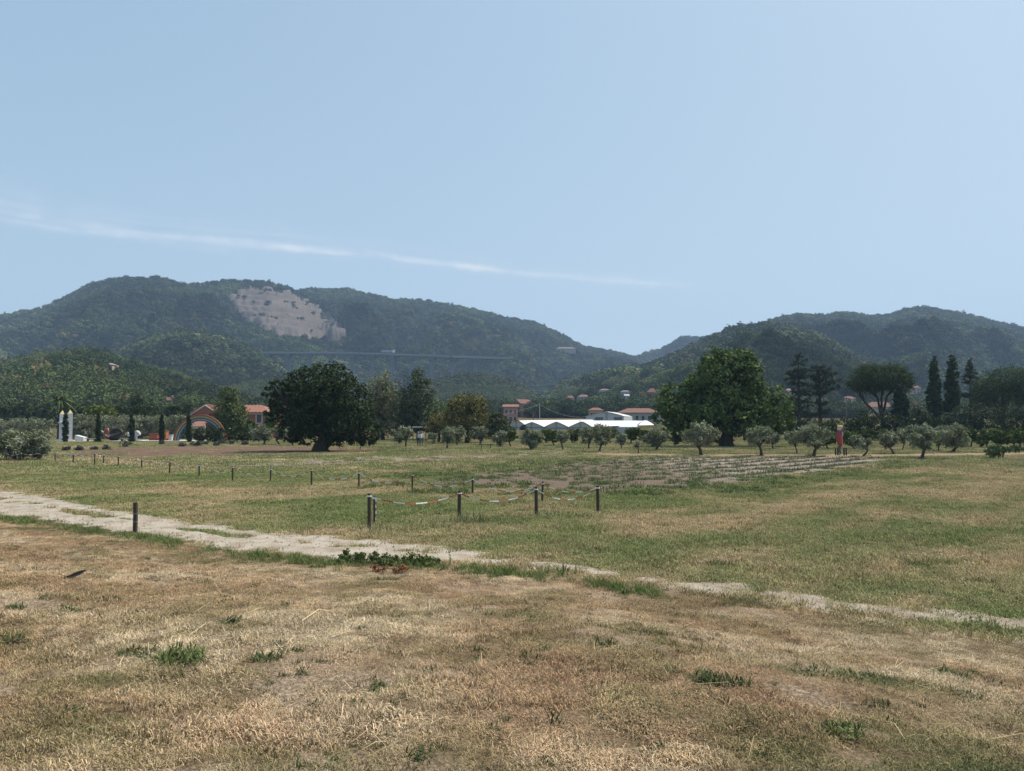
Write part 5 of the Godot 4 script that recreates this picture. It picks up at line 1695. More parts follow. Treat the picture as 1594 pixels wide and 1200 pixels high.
	part("foliage", crown([[Vector3(-0.25, 0.06, 0), Vector3(0.22, 0.08, 0.15)], [Vector3(0.25, 0.08, 0.05), Vector3(0.22, 0.10, 0.15)]], 180, 0.035, 0.6, [Color(0.26, 0.11, 0.07), Color(0.33, 0.16, 0.10), Color(0.18, 0.09, 0.055)], 0.6, 0.3, 9, 0.5), leaf_mat, tr)
	var bc := Bits.new()
	bc.tube([Vector3(-0.45, 0.02, 0), Vector3(0, 0.1, 0.05), Vector3(0.45, 0.04, 0)], [0.006, 0.006, 0.004], 5)
	part("cane", bc.mesh(), bark_dark, tr)
	# saplings at the edge of the path
	for q in [[700, 882, 855, "young leafy shoot standing at the path's near edge"], [880, 893, 868, "spreading green grass tuft at the path edge right of centre"]]:
		var p := ground_at(q[0], q[1])
		var tall := pt(q[0], q[2], -p.z).y - p.y
		var t := thing("shoot", p, q[3], "plant")
		part("leaves", weed(46 if q[0] > 800 else 30, 0.5 if q[0] > 800 else 0.1, tall, 0.025, fresh_green, int(q[0]), 0.9, q[0] < 800), leaf_mat, t)
	# tall grass round the near fence posts
	var tuft_spots := [[578, 826, 0.34, "tall green grass hugging the thick corner post"], [725, 812, 0.5, "tall grey green grass round the second near post"], [746, 811, 0.44, "tall grey green grass right of the second near post"], [846, 803, 0.42, "tall green grass round the third near post"], [700, 815, 0.36, "shorter grass left of the second near post"], [420, 752, 0.3, "grass tuft under the stake left of the tape fence middle"], [305, 744, 0.3, "weedy tuft beside a stake of the rear fence"], [695, 752, 0.34, "dark weed standing in the soil between two rear stakes"], [770, 812, 0.3, "low tuft between second and third near posts"], [640, 815, 0.26, "low tuft between corner post and second near post"]]
	for q in tuft_spots:
		var p := on_plain(q[0], q[1])
		p.y = height(p.x, p.z)
		var t := thing("grass_tuft", p, q[3], "grass tuft", "tall tufts round the fence posts")
		part("blades", weed(90, 0.75, q[2], 0.016, [Color(0.125, 0.165, 0.075), Color(0.10, 0.14, 0.065), Color(0.15, 0.18, 0.10)], int(q[0]), 0.4), leaf_mat, t)
		part("stalk", weed(8, 0.4, q[2] * 1.25, 0.006, [Color(0.3, 0.26, 0.15)], int(q[0]) + 1, 0.1), leaf_mat, t)
	# fallen dry stems lying in the grass
	for q in [[470, 960, 520, 1000, "long pale dry stem slanting in the grass left of centre"], [1120, 700, 1121, 700, ""]]:
		if q[4] == "": continue
		var a := ground_at(q[0], q[1] + 10); var c := ground_at(q[2], q[3] - 40)
		var b := Bits.new()
		b.tube([Vector3(0, 0.02, 0), (c - a) * 0.5 + Vector3(0, 0.10, 0), c - a + Vector3(0, 0.05, 0)], [0.006, 0.005, 0.003], 5)
		var t := thing("dry_stem", a, q[4], "stem")
		part("stalk", b.mesh(), paint(Color(0.62, 0.5, 0.33)), t)
	# the dark crumpled leaf on the bank
	var lp := ground_at(118, 903)
	var lt := thing("curled_leaf", lp, "dark curled dead leaf lying on the dry bank at the left", "leaf")
	var lb := Bits.new()
	for k in 6:
		var f0 := k / 6.0; var f1 := (k + 1) / 6.0
		var w0 := 0.05 * sin(PI * (0.08 + f0 * 0.9)); var w1 := 0.05 * sin(PI * (0.08 + f1 * 0.9))
		var p0 := Vector3(lerpf(-0.14, 0.14, f0), 0.03 + 0.10 * f0 * f0, 0); var p1 := Vector3(lerpf(-0.14, 0.14, f1), 0.03 + 0.10 * f1 * f1, 0)
		lb.quad(p0, p1, p1 + Vector3(0.01, w1, -w1), p0 + Vector3(0.01, w0, -w0), Color(0.03, 0.027, 0.022))
		lb.quad(p1, p0, p0 + Vector3(0.01, -w0 * 0.3, w0), p1 + Vector3(0.01, -w1 * 0.3, w1), Color(0.06, 0.05, 0.04))
	part("blade", lb.mesh(), leaf_mat, lt)
	var ls := Bits.new()
	ls.tube([Vector3(-0.2, 0.0, 0.02), Vector3(-0.14, 0.03, 0)], [0.004, 0.004], 5)
	part("stalk", ls.mesh(), bark_dark, lt)
	# lavender in its rows
	var protos := []
	for k in 5:
		protos.append(weed(46, 0.26, 0.26, 0.016, [Color(0.075, 0.092, 0.052), Color(0.058, 0.072, 0.042), Color(0.10, 0.12, 0.065)], 300 + k, 0.5))
	var r := RandomNumberGenerator.new()
	r.seed = 33
	var made := 0
	for row in range(-34, 6):
		for n in range(20, 190):
			var b2 := row * 2.0 * 0.7071 * 1.0
			var across := row * 2.0 - 1.0
			var lon := n * 0.62 + r.randf_range(-0.12, 0.12)
			# x - d = across * sqrt2 ..., x + d = lon * sqrt2
			var x := (lon + across) * 0.7071; var d := (lon - across) * 0.7071
			if d < 28.0 or d > 66.0 or x < 3.0 or x > 36.0: continue
			if edge_dist(Vector2(x, d), bed) < 0.3: continue
			if r.randf() < lerpf(0.62, 0.08, smoothstep(6.0, 16.0, x)): continue
			if made >= 300: break
			made += 1
			var o := MeshInstance3D.new()
			o.name = fresh("lavender_plant")
			o.mesh = protos[r.randi() % 5]
			o.material_override = leaf_mat
			add_child(o)
			var sc := r.randf_range(0.95, 1.6)
			o.position = Vector3(x, height(x, -d) + 0.03, -d)
			o.rotation.y = r.randf() * TAU
			o.scale = Vector3(sc, sc * r.randf_range(0.8, 1.1), sc)
			tag(o, "small grey green lavender plant in the pale rows of the bed", "lavender", "lavender plants in rows")
	# rank weeds of the beds
	var bw := [weed(60, 0.5, 0.42, 0.03, [Color(0.10, 0.14, 0.06), Color(0.075, 0.11, 0.048)], 61, 0.4), weed(50, 0.4, 0.3, 0.03, [Color(0.125, 0.16, 0.07), Color(0.09, 0.125, 0.055)], 62, 0.4)]
	var spots := [[], []]
	for k in 7500:
		var px := r.randf_range(560, 1420); var py := r.randf_range(706, 772)
		var w := on_plain(px, py)
		var x := w.x; var d := -w.z
		var q := edge_dist(Vector2(x, d), bed)
		if q < -3.0: continue
		var n := noise.get_noise_2d(x * 7.0 + 200.0, d * 7.0)
		var odds := 0.34 + n * 1.4 + 0.9 * smoothstep(16.0, 4.0, x) * smoothstep(36.0, 50.0, d)
		if r.randf() > odds: continue
		var sc := r.randf_range(0.25, 0.8)
		var c := Color(1, 1, 1).lerp(Color(1.25, 1.15, 1.0), r.randf())
		spots[r.randi() % 2].append([x, height(x, -d), -d, r.randf() * TAU, sc, sc * r.randf_range(0.6, 1.1), c])
	scatter("bed_weeds", "rank green weeds growing through the beds", bw, spots, leaf_mat, "weeds")
	# small weeds dotted over the meadow and the bank
	var mw := [weed(26, 0.14, 0.11, 0.014, dark, 71), weed(22, 0.12, 0.09, 0.014, fresh_green, 72), weed(18, 0.10, 0.12, 0.010, [Color(0.17, 0.13, 0.08), Color(0.12, 0.095, 0.06)], 73)]
	spots = [[], [], []]
	for k in 9000:
		var d := sqrt(lerpf(9.0, 60.0 * 60.0, pow(r.randf(), 1.5)))
		var x := r.randf_range(-1, 1) * (0.78 * d + 0.5)
		if covered(x, d) > 0.6: continue
		var on_bank := inside_bank(x, d) > 0.0
		var n := noise.get_noise_2d(x * 5.0 + 77.0, d * 5.0)
		if n < (-0.12 if on_bank else -0.15): continue
		var sc := r.randf_range(0.4, 1.0) * (0.8 if on_bank else 1.3)
		spots[(2 if r.randf() < 0.45 else 0) if on_bank else r.randi() % 3].append([x, height(x, -d), -d, r.randf() * TAU, sc, sc * r.randf_range(0.7, 1.2), Color(1, 1, 1)])
	scatter("small_weeds", "small low weeds dotted through grass and straw", mw, spots, leaf_mat, "weeds")
	# pebbles on the path
	var stone := Bits.new()
	for k in 12:
		var a := Vector3(r.randfn(), r.randfn(), r.randfn()).normalized()
		var b3 := a.cross(Vector3(0.3, 0.8, 0.2)).normalized(); var c3 := a.cross(b3)
		stone.tri(a + b3 * 0.9, a - b3 * 0.6 + c3 * 0.8, a - b3 * 0.6 - c3 * 0.8)
	var peb := [[]]
	for k in 9000:
		var d := sqrt(lerpf(81.0, 34.0 * 34.0, r.randf()))
		var x := r.randf_range(-1, 1) * 0.78 * d
		if path_mask(x, d) < 0.55: continue
		var s := r.randf_range(0.006, 0.022)
		var c := Color(0.6, 0.54, 0.46).lerp(Color(0.34, 0.28, 0.22), r.randf())
		peb[0].append([x, height(x, -d) + 0.10 * clampf((path_mask(x, d) - 0.5), 0, 0.5) * 0.5 + 0.02, -d, r.randf() * TAU, s, s * 0.7, c])
	scatter("gravel", "loose pale gravel on the path", [stone.mesh()], peb, grass_mat, "gravel")

# ---------------------------------------------------------------- the sculpture garden
func swept(t: Node3D, called: String, pts: Array, rad: Array, mat: Material, sides := 10, flat := 1.0) -> void:
	# a smooth bent body through the points
	var cv := Curve3D.new()
	for k in pts.size():
		var tan: Vector3 = (pts[mini(k + 1, pts.size() - 1)] - pts[maxi(k - 1, 0)]) / 6.0
		cv.add_point(pts[k], -tan, tan)
	var p := []
	var r := []
	for k in pts.size() - 1:
		for j in 5:
			p.append(cv.sample(k, j / 5.0))
			r.append(lerpf(rad[k], rad[k + 1], smoothstep(0.0, 1.0, j / 5.0)))
	p.append(pts[-1]); r.append(rad[-1])
	var b := Bits.new()
	b.tube(p, r, sides, Color.WHITE, flat)
	part(called, b.mesh(), mat, t)

func build_sculptures() -> void:
	var d := 112.0
	var k := d / F
	var white := coat(Color(0.74, 0.75, 0.77), 0.5)
	var g := "painted sculptures of the garden"
	var rel := func(o: Vector3, px: float, py: float, z := 0.0) -> Vector3:
		var p := pt(px, py, d) - o
		return Vector3(p.x, p.y, z)
	# obelisks
	var ob := [[97.0, 638.5, 4.6, 0.65, "left one of two white obelisks with yellow tips"], [109.0, 637.5, 4.4, 0.6, "right one of two white obelisks with yellow tips"]]
	for q in ob:
		var base := foot(q[0], d)
		var t := thing("obelisk", base, q[4], "obelisk", "white obelisks", q[3])
		var top: float = (pt(q[0], q[1], d) - base).y
		var body: float = (pt(q[0], q[1] + 6.0, d) - base).y
		var h: float = q[2] * k * 0.78
		var b := Bits.new()
		b.box(Vector3(-h, -0.2, -h), Vector3(h, body, h))
		part("shaft", b.mesh(), white, t)
		b = Bits.new()
		var c := [Vector3(-h, body, h), Vector3(h, body, h), Vector3(h, body, -h), Vector3(-h, body, -h)]
		for j in 4:
			b.tri(c[j], Vector3(0, top, 0), c[(j + 1) % 4])
		part("tip", b.mesh(), coat(Color(0.78, 0.66, 0.28)), t)
		part("base", box_mesh(Vector3(-h * 1.3, -0.1, -h * 1.3), Vector3(h * 1.3, 0.25, h * 1.3)), white, t)
	# gull on the left obelisk
	var gb := foot(96, d - 0.8)
	var at := pt(96, 657.5, d - 0.8)
	var gull := thing("gull_sculpture", at, "white gull with raised wing fixed to the left obelisk", "sculpture", g)
	swept(gull, "body", [Vector3(-0.55, -0.08, 0), Vector3(-0.2, 0, 0), Vector3(0.2, 0.02, 0), Vector3(0.42, 0.12, 0)], [0.03, 0.13, 0.12, 0.06], white)
	var wb := Bits.new()
	wb.tri(Vector3(-0.1, 0.05, 0.02), Vector3(0.42, 0.5, -0.1), Vector3(0.25, 0.05, 0.02))
	wb.tri(Vector3(-0.1, 0.05, -0.02), Vector3(0.25, 0.05, -0.02), Vector3(0.42, 0.5, -0.14))
	part("wing", wb.mesh(), white, gull)
	part("bracket", box_mesh(Vector3(-0.05, -0.2, -0.75), Vector3(0.05, -0.08, 0.02)), paint(Color(0.15, 0.15, 0.16)), gull)
	# pale wedge beside them
	var wbase := foot(127, d)
	var wedge := thing("wedge_sculpture", wbase, "low white wedge shaped block right of the obelisks", "sculpture", g)
	var b := Bits.new()
	var h0 := 10.0 * k; var h1 := 6.5 * k; var w := 6.5 * k
	var f := [Vector3(-w, 0.1, 0.5), Vector3(-w, h0, 0.5), Vector3(w, h1, 0.5), Vector3(w, 0.1, 0.5)]
	var z := Vector3(0, 0, -1.0)
	b.quad(f[0], f[1], f[2], f[3])
	b.quad(f[3] + z, f[2] + z, f[1] + z, f[0] + z)
	b.quad(f[1], f[1] + z, f[2] + z, f[2])
	b.quad(f[3], f[2], f[2] + z, f[3] + z)
	b.quad(f[0] + z, f[1] + z, f[1], f[0])
	part("block", b.mesh(), white, wedge)
	part("foot", box_mesh(Vector3(-w * 1.15, -0.1, -0.6), Vector3(w * 1.15, 0.1, 0.6)), coat(Color(0.5, 0.56, 0.6)), wedge)
	# dark metal bird with pale beak and red face
	var bb := foot(178, d)
	var bird := thing("metal_bird_sculpture", bb, "big dark metal bird with reddish neck and thin pale beak", "sculpture", g)
	var dark := paint(Color(0.035, 0.025, 0.028), 0.45, 0.0, 0.5)
	var red := paint(Color(0.32, 0.10, 0.09), 0.5, 0.0, 0.2)
	swept(bird, "body", [rel.call(bb, 168, 677), rel.call(bb, 174, 681), rel.call(bb, 182, 680), rel.call(bb, 189, 676), rel.call(bb, 193, 673)], [0.18, 0.42, 0.5, 0.36, 0.06], dark, 12)
	swept(bird, "neck", [rel.call(bb, 172, 681, 0.2), rel.call(bb, 165.5, 678, 0.2), rel.call(bb, 164, 673, 0.2), rel.call(bb, 168.5, 668, 0.2), rel.call(bb, 170, 672, 0.3)], [0.28, 0.15, 0.14, 0.22, 0.07], red)
	swept(bird, "beak", [rel.call(bb, 163, 674, 0.2), rel.call(bb, 159, 671, 0.2), rel.call(bb, 155, 671.6, 0.2), rel.call(bb, 152, 673, 0.2)], [0.13, 0.11, 0.07, 0.02], coat(Color(0.62, 0.55, 0.48)))
	swept(bird, "wing", [rel.call(bb, 174, 676, 0.6), rel.call(bb, 181, 670, 0.7), rel.call(bb, 188, 669, 0.6), rel.call(bb, 194, 674, 0.5)], [0.12, 0.28, 0.22, 0.03], dark, 10, 0.35)
	for x in [176.0, 181.0]:
		swept(bird, "leg", [rel.call(bb, x, 683, 0.1), rel.call(bb, x - 1.5, 686, 0.1), rel.call(bb, x, 688.2, 0.1)], [0.12, 0.08, 0.07], dark)
	# white goose
	var gs := foot(214, d - 1.0)
	var goose := thing("goose_sculpture", gs, "white goose with long bent neck standing on a grey slab", "sculpture", g)
	swept(goose, "body", [rel.call(gs, 204, 673), rel.call(gs, 208, 677), rel.call(gs, 213, 678), rel.call(gs, 218, 676)], [0.12, 0.36, 0.40, 0.2], white, 12)
	swept(goose, "neck", [rel.call(gs, 216, 677), rel.call(gs, 219.5, 676), rel.call(gs, 219, 672.4), rel.call(gs, 217.3, 672)], [0.24, 0.22, 0.22, 0.16], white)
	swept(goose, "head", [rel.call(gs, 217, 671.8), rel.call(gs, 220, 673), rel.call(gs, 223.5, 676.5)], [0.2, 0.26, 0.14], white)
	for x in [211.0, 217.5]:
		swept(goose, "leg", [rel.call(gs, x, 679), rel.call(gs, x - 0.4, 683.2)], [0.18, 0.12], white)
	part("slab", box_mesh(rel.call(gs, 207, 685.0, -0.7), rel.call(gs, 221, 683.0, 0.7)), coat(Color(0.28, 0.28, 0.33)), goose)
	part("plinth", box_mesh(Vector3(-0.5, -0.2, -0.6), Vector3(0.5, (rel.call(gs, 214, 685.0) as Vector3).y, 0.6)), coat(Color(0.4, 0.4, 0.4)), goose)
	# coloured blocks
	var blocks := [[241.0, 676.0, 6.5, Color(0.36, 0.095, 0.055), "brick red low block left of the middle cypress"], [258.0, 671.5, 3.2, Color(0.50, 0.165, 0.07), "tall orange panel right of the middle cypress"], [267.5, 677.5, 2.2, Color(0.55, 0.60, 0.66), "small pale blue pillar left of the rainbow foot"]]
	for q in blocks:
		var base := foot(q[0], d + 1.0)
		var t := thing("painted_block", base, q[4], "block", g)
		var hh: float = (pt(q[0], q[1], d + 1.0) - base).y
		var m := part("body", bevel_box(Vector3(q[2] * 2.0 * k, hh, 0.9), 0.05), coat(q[3]), t)
		part("cap", bevel_box(Vector3(q[2] * 2.0 * k + 0.12, 0.1, 1.0), 0.04), coat(q[3] * 0.8), t, Vector3(0, hh, 0))
	# bench slabs
	for q in [[196.0, "pale stone bench left of the goose"], [143.0, "pale table bench left of the metal bird"]]:
		var base := foot(q[0], d - 2.0)
		var t := thing("stone_bench", base, q[1], "bench", "stone benches")
		part("seat", bevel_box(Vector3(1.5, 0.1, 0.5), 0.03), coat(Color(0.55, 0.52, 0.45)), t, Vector3(0, 0.42, 0))
		for s in [-0.5, 0.5]:
			part("leg", bevel_box(Vector3(0.14, 0.45, 0.4), 0.02), coat(Color(0.12, 0.11, 0.10)), t, Vector3(s, -0.03, 0))
	# white paving edge
	var pave := Bits.new()
	var pa := foot(176, d - 1.0); var pb := foot(309, d - 1.0)
	pave.box(Vector3(pa.x, -0.2, pa.z - 5.0), Vector3(pb.x, 0.16, pa.z + 1.2))
	pave.box(Vector3(foot(90, d).x, -0.2, pa.z - 4.0), Vector3(foot(134, d).x, 0.12, pa.z + 0.9))
	structure("pavement", pave.mesh(), coat(Color(0.66, 0.61, 0.50), 0.4))
	# rainbow
	var rb := foot(312, d - 0.5)
	var arch := thing("rainbow_arch", rb, "painted rainbow arch in orange, yellow, green and blue", "arch", g)
	var bands := [["red_band", Color(0.26, 0.065, 0.035)], ["orange_band", Color(0.40, 0.17, 0.05)], ["yellow_band", Color(0.44, 0.36, 0.18)], ["green_band", Color(0.035, 0.10, 0.065)], ["pale_blue_band", Color(0.28, 0.36, 0.42)], ["blue_band", Color(0.04, 0.065, 0.16)]]
	for n in bands.size():
		var rr := 3.85 - n * 0.16
		var pts := []
		var rad := []
		for j in 33:
			var a := PI * j / 32.0
			pts.append(Vector3(-cos(a) * rr, sin(a) * rr * 1.02 - 0.05, 0))
			rad.append(0.085)
		var bt := Bits.new()
		bt.tube(pts, rad, 8)
		part(bands[n][0], bt.mesh(), paint(bands[n][1], 0.5), arch)
	# the red statue by the lane
	var ds := 3600.0 / 53.5
	var sb := foot(1307, ds)
	var st := thing("statue", sb, "red statue with yellow cube head on a thin stand by the sandy lane", "statue")
	var rs := func(px: float, py: float, zz := 0.0) -> Vector3:
		var p := pt(px, py, ds) - sb
		return Vector3(p.x, p.y, zz)
	swept(st, "body", [rs.call(1306.5, 674), rs.call(1306.0, 679), rs.call(1307.5, 688), rs.call(1309.5, 694.5)], [0.20, 0.30, 0.27, 0.12], paint(Color(0.32, 0.05, 0.04), 0.5), 12, 0.75)
	swept(st, "shoulders", [rs.call(1306.6, 671.5), rs.call(1306.0, 674.5), rs.call(1305.4, 679)], [0.17, 0.24, 0.1], paint(Color(0.24, 0.05, 0.10), 0.5), 12, 0.8)
	swept(st, "neck", [rs.call(1307.0, 668), rs.call(1306.8, 672.5)], [0.16, 0.19], paint(Color(0.13, 0.06, 0.20), 0.5))
	var head := part("head", bevel_box(Vector3(0.34, 0.30, 0.34), 0.02), paint(Color(0.66, 0.42, 0.18), 0.6), st, rs.call(1307.0, 669.6))
	head.rotation = Vector3(0.12, 0.3, -0.08)
	part("crown_plate", bevel_box(Vector3(0.36, 0.14, 0.36), 0.02), paint(Color(0.75, 0.70, 0.38), 0.6), head, Vector3(0, 0.301, 0))
	part("jaw", bevel_box(Vector3(0.20, 0.16, 0.12), 0.02), paint(Color(0.20, 0.08, 0.32), 0.6), head, Vector3(0.12, 0.02, 0.19))
	swept(st, "arm", [rs.call(1309.5, 672, 0.1), rs.call(1310.5, 675, 0.15), rs.call(1309.2, 679, 0.2)], [0.05, 0.05, 0.04], paint(Color(0.55, 0.36, 0.24), 0.6))
	for e in [[1304.5, 694.0, 1306.5, 699.0, 1305.5, 704.5], [1309.5, 694.0, 1307.0, 699.0, 1309.0, 704.5], [1306.5, 693.5, 1308.0, 700.0, 1307.2, 708.6]]:
		swept(st, "stand_leg", [rs.call(e[0], e[1]), rs.call(e[2], e[3]), rs.call(e[4], e[5])], [0.07, 0.05, 0.05], paint(Color(0.10, 0.14, 0.13), 0.6))
	for q in [[1299.8, "far left"], [1303.3, "inner left"], [1312.8, "inner right"], [1316.2, "far right"]]:
		var pb2 := foot(q[0], ds - 0.4)
		var t := thing("bollard", pb2, "short black wooden post round the red statue, %s of four" % q[1], "bollard", "black posts round the red statue")
		var bp := Bits.new()
		bp.tube([Vector3(0, -0.15, 0), Vector3(0, 0.6, 0), Vector3(0, 0.66, 0)], [0.062, 0.06, 0.045], 8)
		part("shaft", bp.mesh(), paint(Color(0.022, 0.018, 0.016), 0.8), t)
		part("cap", bevel_box(Vector3(0.13, 0.025, 0.13), 0.03), paint(Color(0.05, 0.04, 0.035), 0.8), t, Vector3(0, 0.655, 0))
	# wooden rail in the grass under the golden tree
	var da := -on_plain(757, 699).z
	var ra := foot(757, da)
	var rail := thing("wooden_rail", ra, "low dark rail on two posts in the grass before the golden tree", "rail")
	var ka := da / F
	for s in [-7.5, 7.0]:
		var bp := Bits.new()
		bp.tube([Vector3(s * ka, -0.2, 0), Vector3(s * ka, 9.0 * ka, 0)], [0.05, 0.045], 7)
		part("post", bp.mesh(), M["stake"], rail)
	var bar := Bits.new()
	bar.tube([Vector3(-8.0 * ka, 7.6 * ka, 0.07), Vector3(7.5 * ka, 7.4 * ka, 0.07)], [0.04, 0.04], 7)
	part("bar", bar.mesh(), M["stake"], rail)

# ---------------------------------------------------------------- the two people under the olives
func person(at: Vector3, turn: float, shirt: Color, trousers: Color, hat: Color, label: String, step: float) -> void:
	# bones: joint, joint, radius, radius, colour index
	var J := {"pelvis": Vector3(0, 0.95, 0), "chest": Vector3(0, 1.28, 0.01), "neck": Vector3(0, 1.46, 0), "head": Vector3(0, 1.60, 0.02)}
	var bones := [[J.pelvis, J.chest, 0.145, 0.155, 0], [J.chest, J.neck, 0.13, 0.055, 0], [J.neck, J.head, 0.052, 0.06, 2], [J.head, J.head + Vector3(0, 0.035, 0.0), 0.092, 0.10, 2], [J.head + Vector3(0, -0.05, 0.035), J.head + Vector3(0, -0.075, 0.05), 0.055, 0.04, 2], [J.head + Vector3(0, -0.01, 0.095), J.head + Vector3(0, -0.03, 0.115), 0.014, 0.017, 2]]
	for s in [-1.0, 1.0]:
		var hip := Vector3(0.09 * s, 0.92, 0); var knee := Vector3(0.10 * s, 0.50, 0.03 + step * s); var ankle := Vector3(0.10 * s, 0.09, -0.02 + step * 1.4 * s); var toe := ankle + Vector3(0.015 * s, -0.05, 0.17)
		bones.append([hip, knee, 0.10, 0.062, 1]); bones.append([knee, ankle, 0.065, 0.042, 1]); bones.append([ankle + Vector3(0, -0.04, -0.03), toe, 0.045, 0.035, 3])
		var sh := Vector3(0.18 * s, 1.40, 0); var el := Vector3(0.25 * s, 1.13, -0.02); var wr := Vector3(0.24 * s, 0.90, 0.08)
		bones.append([Vector3(0.05 * s, 1.40, 0), sh, 0.08, 0.066, 0]); bones.append([sh, el, 0.056, 0.045, 0]); bones.append([el, wr, 0.042, 0.029, 2]); bones.append([wr, wr + Vector3(0, -0.07, 0.02), 0.03, 0.036, 2])
		bones.append([J.head + Vector3(0.095 * s, 0.0, 0), J.head + Vector3(0.098 * s, 0.03, 0), 0.018, 0.018, 2])
	var tones := [shirt, trousers, Color(0.42, 0.26, 0.18), Color(0.05, 0.045, 0.04)]
	var cell := 0.022
	var lo := Vector3(-0.36, -0.02, -0.26); var dim := Vector3i(33, 82, 26)
	var val := PackedFloat32Array(); val.resize(dim.x * dim.y * dim.z); val.fill(1.0)
	var which := PackedInt32Array(); which.resize(val.size())
	var best := PackedFloat32Array(); best.resize(val.size()); best.fill(9.0)
	for q in bones:
		var a: Vector3 = q[0]; var c: Vector3 = q[1]
		var r0: float = q[2]; var r1: float = q[3]
		var ext := maxf(r0, r1) + 0.07
		var mn := ((a.min(c) - Vector3.ONE * ext - lo) / cell).floor(); var mx := ((a.max(c) + Vector3.ONE * ext - lo) / cell).ceil()
		var ab := c - a
		var l2 := maxf(ab.length_squared(), 1e-6)
		for iz in range(maxi(0, int(mn.z)), mini(dim.z, int(mx.z))):
			for iy in range(maxi(0, int(mn.y)), mini(dim.y, int(mx.y))):
				for ix in range(maxi(0, int(mn.x)), mini(dim.x, int(mx.x))):
					var p := lo + Vector3(ix, iy, iz) * cell
					var u := clampf((p - a).dot(ab) / l2, 0.0, 1.0)
					var dd := (p - a - ab * u)
					if q[4] == 0: dd.z *= 1.35
					var dist := dd.length() - lerpf(r0, r1, u)
					var n := (iz * dim.y + iy) * dim.x + ix
					if dist < best[n]:
						best[n] = dist; which[n] = q[4]
					var h := maxf(0.03 - absf(val[n] - dist), 0.0) / 0.03
					val[n] = minf(val[n], dist) - h * h * 0.0075
	var b := Bits.new()
	var idx := {}
	for iz in dim.z - 1:
		for iy in dim.y - 1:
			for ix in dim.x - 1:
				var s := Vector3.ZERO
				var cnt := 0
				var n0 := (iz * dim.y + iy) * dim.x + ix
				for e in [[0, 0, 0, 1, 0, 0], [0, 0, 0, 0, 1, 0], [0, 0, 0, 0, 0, 1], [1, 0, 0, 1, 1, 0], [1, 0, 0, 1, 0, 1], [0, 1, 0, 1, 1, 0], [0, 1, 0, 0, 1, 1], [0, 0, 1, 1, 0, 1], [0, 0, 1, 0, 1, 1], [1, 1, 0, 1, 1, 1], [1, 0, 1, 1, 1, 1], [0, 1, 1, 1, 1, 1]]:
					var va := val[n0 + (e[2] * dim.y + e[1]) * dim.x + e[0]]; var vb := val[n0 + (e[5] * dim.y + e[4]) * dim.x + e[3]]
					if (va < 0.0) != (vb < 0.0):
						s += Vector3(e[0], e[1], e[2]).lerp(Vector3(e[3], e[4], e[5]), va / (va - vb))
						cnt += 1
				if cnt > 0:
					idx[n0] = b.v.size()
					b.v.append(lo + (Vector3(ix, iy, iz) + s / cnt) * cell)
					b.c.append(tones[which[n0]])
					b.n.append(Vector3.UP)
	for iz in range(1, dim.z - 1):
		for iy in range(1, dim.y - 1):
			for ix in range(1, dim.x - 1):
				var n0 := (iz * dim.y + iy) * dim.x + ix
				var strides := [1, dim.x, dim.x * dim.y]
				for ax in 3:
					var v0 := val[n0]; var v1 := val[n0 + strides[ax]]
					if (v0 < 0.0) == (v1 < 0.0): continue
					var su: int = strides[(ax + 1) % 3]; var sv: int = strides[(ax + 2) % 3]
					var c4 := [n0, n0 - su, n0 - su - sv, n0 - sv]
					if not (idx.has(c4[0]) and idx.has(c4[1]) and idx.has(c4[2]) and idx.has(c4[3])): continue
					var i4 := [idx[c4[0]], idx[c4[1]], idx[c4[2]], idx[c4[3]]]
					if v0 < 0.0: i4.reverse()
					b.i.append_array(PackedInt32Array([i4[0], i4[1], i4[2], i4[0], i4[2], i4[3]]))
	# five fingers on each hand
	for s in [-1.0, 1.0]:
		var palm := Vector3(0.24 * s, 0.83, 0.10)
		for k in 4:
			var o := palm + Vector3(0, 0, (k - 1.5) * 0.019)
			var l: float = [0.062, 0.075, 0.07, 0.052][k]
			b.tube([o + Vector3(0, 0.02, 0), o + Vector3(-0.004 * s, -l * 0.55, 0.006), o + Vector3(-0.018 * s, -l, 0.012)], [0.0095, 0.009, 0.006], 5, tones[2])
		b.tube([palm + Vector3(0, 0.03, 0.03), palm + Vector3(-0.005 * s, 0.0, 0.052), palm + Vector3(-0.012 * s, -0.028, 0.058)], [0.011, 0.010, 0.007], 5, tones[2])
	var st := SurfaceTool.new()
	st.create_from(b.mesh(), 0)
	st.generate_normals()
	var m := StandardMaterial3D.new()
	m.vertex_color_use_as_albedo = true
	m.roughness = 0.85
	var t := thing("person", at, label, "person", "people under the olives", turn)
	part("body", st.commit(), m, t)
	var hb := Bits.new()
	var hc := J.head as Vector3
	hb.tube([hc + Vector3(0, 0.045, 0.0), hc + Vector3(0, 0.06, 0), hc + Vector3(0, 0.10, -0.005), hc + Vector3(0, 0.145, -0.005)], [0.112, 0.116, 0.105, 0.04], 12)
	part("hat", hb.mesh(), paint(hat, 0.9), t)
	var pk := Bits.new()
	pk.box(Vector3(-0.13, 1.02, -0.30), Vector3(0.13, 1.40, -0.12))
	part("rucksack", pk.mesh(), paint(Color(0.62, 0.64, 0.66), 0.9), t)

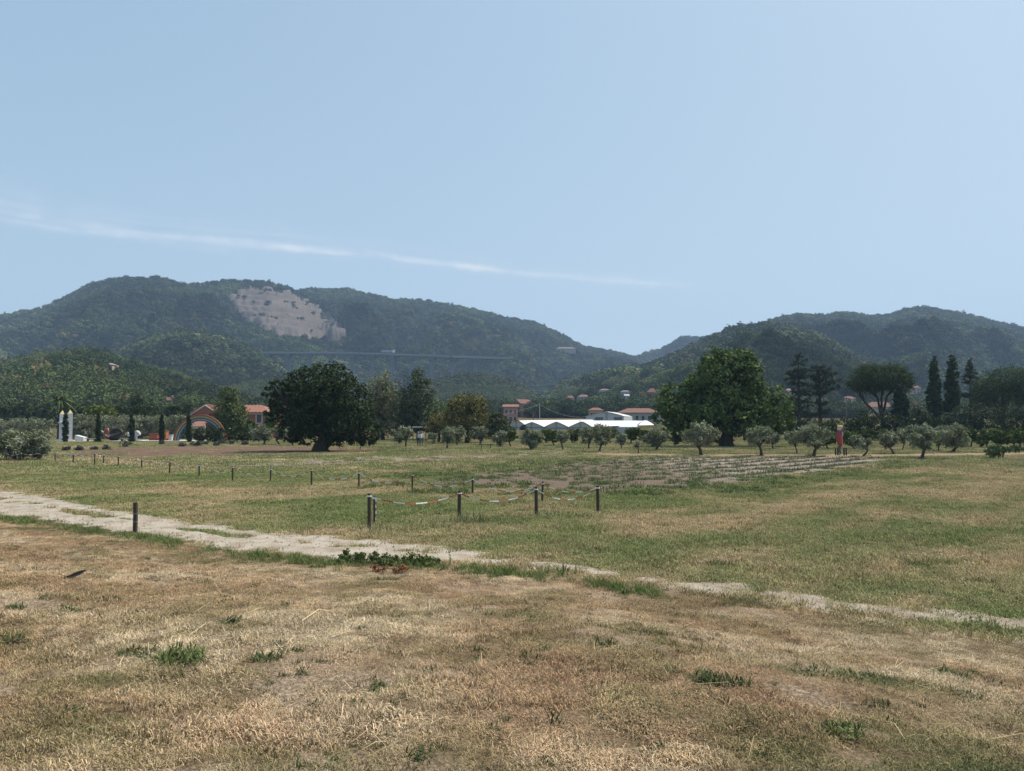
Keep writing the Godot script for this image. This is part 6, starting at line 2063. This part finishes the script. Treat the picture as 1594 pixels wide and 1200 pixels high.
func build_people() -> void:
	var d := -on_plain(653, 694.5).z
	person(foot(651.5, d), PI + 0.3, Color(0.075, 0.07, 0.07), Color(0.05, 0.05, 0.055), Color(0.60, 0.58, 0.55), "person in dark clothes with pale hat standing under the olives, left of two", 0.03)
	person(foot(656.5, d - 0.5), PI - 0.4, Color(0.50, 0.55, 0.62), Color(0.09, 0.11, 0.12), Color(0.05, 0.08, 0.11), "person in light blue top and dark cap under the olives, right of two", -0.04)
	# pale table awning behind them
	var base := foot(653, 112.0)
	var t := thing("awning", base, "low pale flat awning among bushes behind the two people", "awning")
	var k := 112.0 / F
	var h: float = (pt(653, 664, 112.0) - base).y
	part("roof", bevel_box(Vector3(22.0 * k, 0.14, 1.6), 0.05), coat(Color(0.62, 0.63, 0.56)), t, Vector3(0, h - 0.14, 0))
	for s in [-10.0, 10.0]:
		part("post", box_mesh(Vector3(s * k - 0.05, -0.2, -0.05), Vector3(s * k + 0.05, h - 0.14, 0.05)), M["stake"], t)

func _ready() -> void:
	rng.seed = 7
	noise.seed = 3; noise.frequency = 0.05; noise.fractal_octaves = 3
	rough.seed = 8; rough.frequency = 0.06; rough.fractal_octaves = 4; rough.fractal_gain = 0.6
	ridge_noise.seed = 15; ridge_noise.frequency = 0.0042; ridge_noise.fractal_octaves = 4; ridge_noise.fractal_type = FastNoiseLite.FRACTAL_RIDGED
	set_up_light()
	survey_ridges()
	leaf_mat = StandardMaterial3D.new()
	leaf_mat.vertex_color_use_as_albedo = true
	leaf_mat.roughness = 0.75
	leaf_mat.metallic_specular = 0.2
	leaf_mat.cull_mode = BaseMaterial3D.CULL_DISABLED
	leaf_mat.backlight_enabled = true
	leaf_mat.backlight = Color(0.45, 0.5, 0.3)
	grass_mat = StandardMaterial3D.new()
	grass_mat.vertex_color_use_as_albedo = true
	grass_mat.roughness = 0.8
	grass_mat.metallic_specular = 0.2
	grass_mat.cull_mode = BaseMaterial3D.CULL_DISABLED
	grass_mat.backlight_enabled = true
	grass_mat.backlight = Color(0.5, 0.5, 0.4)
	M["pane"] = paint(Color(0.030, 0.036, 0.042), 0.15)
	M["stake"] = paint(Color(0.075, 0.053, 0.040), 0.9, 4.0)
	M["tape_white"] = paint(Color(0.78, 0.77, 0.74), 0.5)
	M["tape_red"] = paint(Color(0.46, 0.11, 0.07), 0.5)
	for q in [[800, 300, 60], [880, 300, 40]]:
		clearings.append([(q[0] - 797.0) / F, float(q[1]), q[2] / F])
	build_ground()
	build_paths()
	build_village()
	build_woods()
	build_farmhouse()
	build_tents()
	build_viaduct()
	build_poles()
	build_trees()
	build_fences()
	build_sculptures()
	build_people()
	build_grass()
	build_plants()
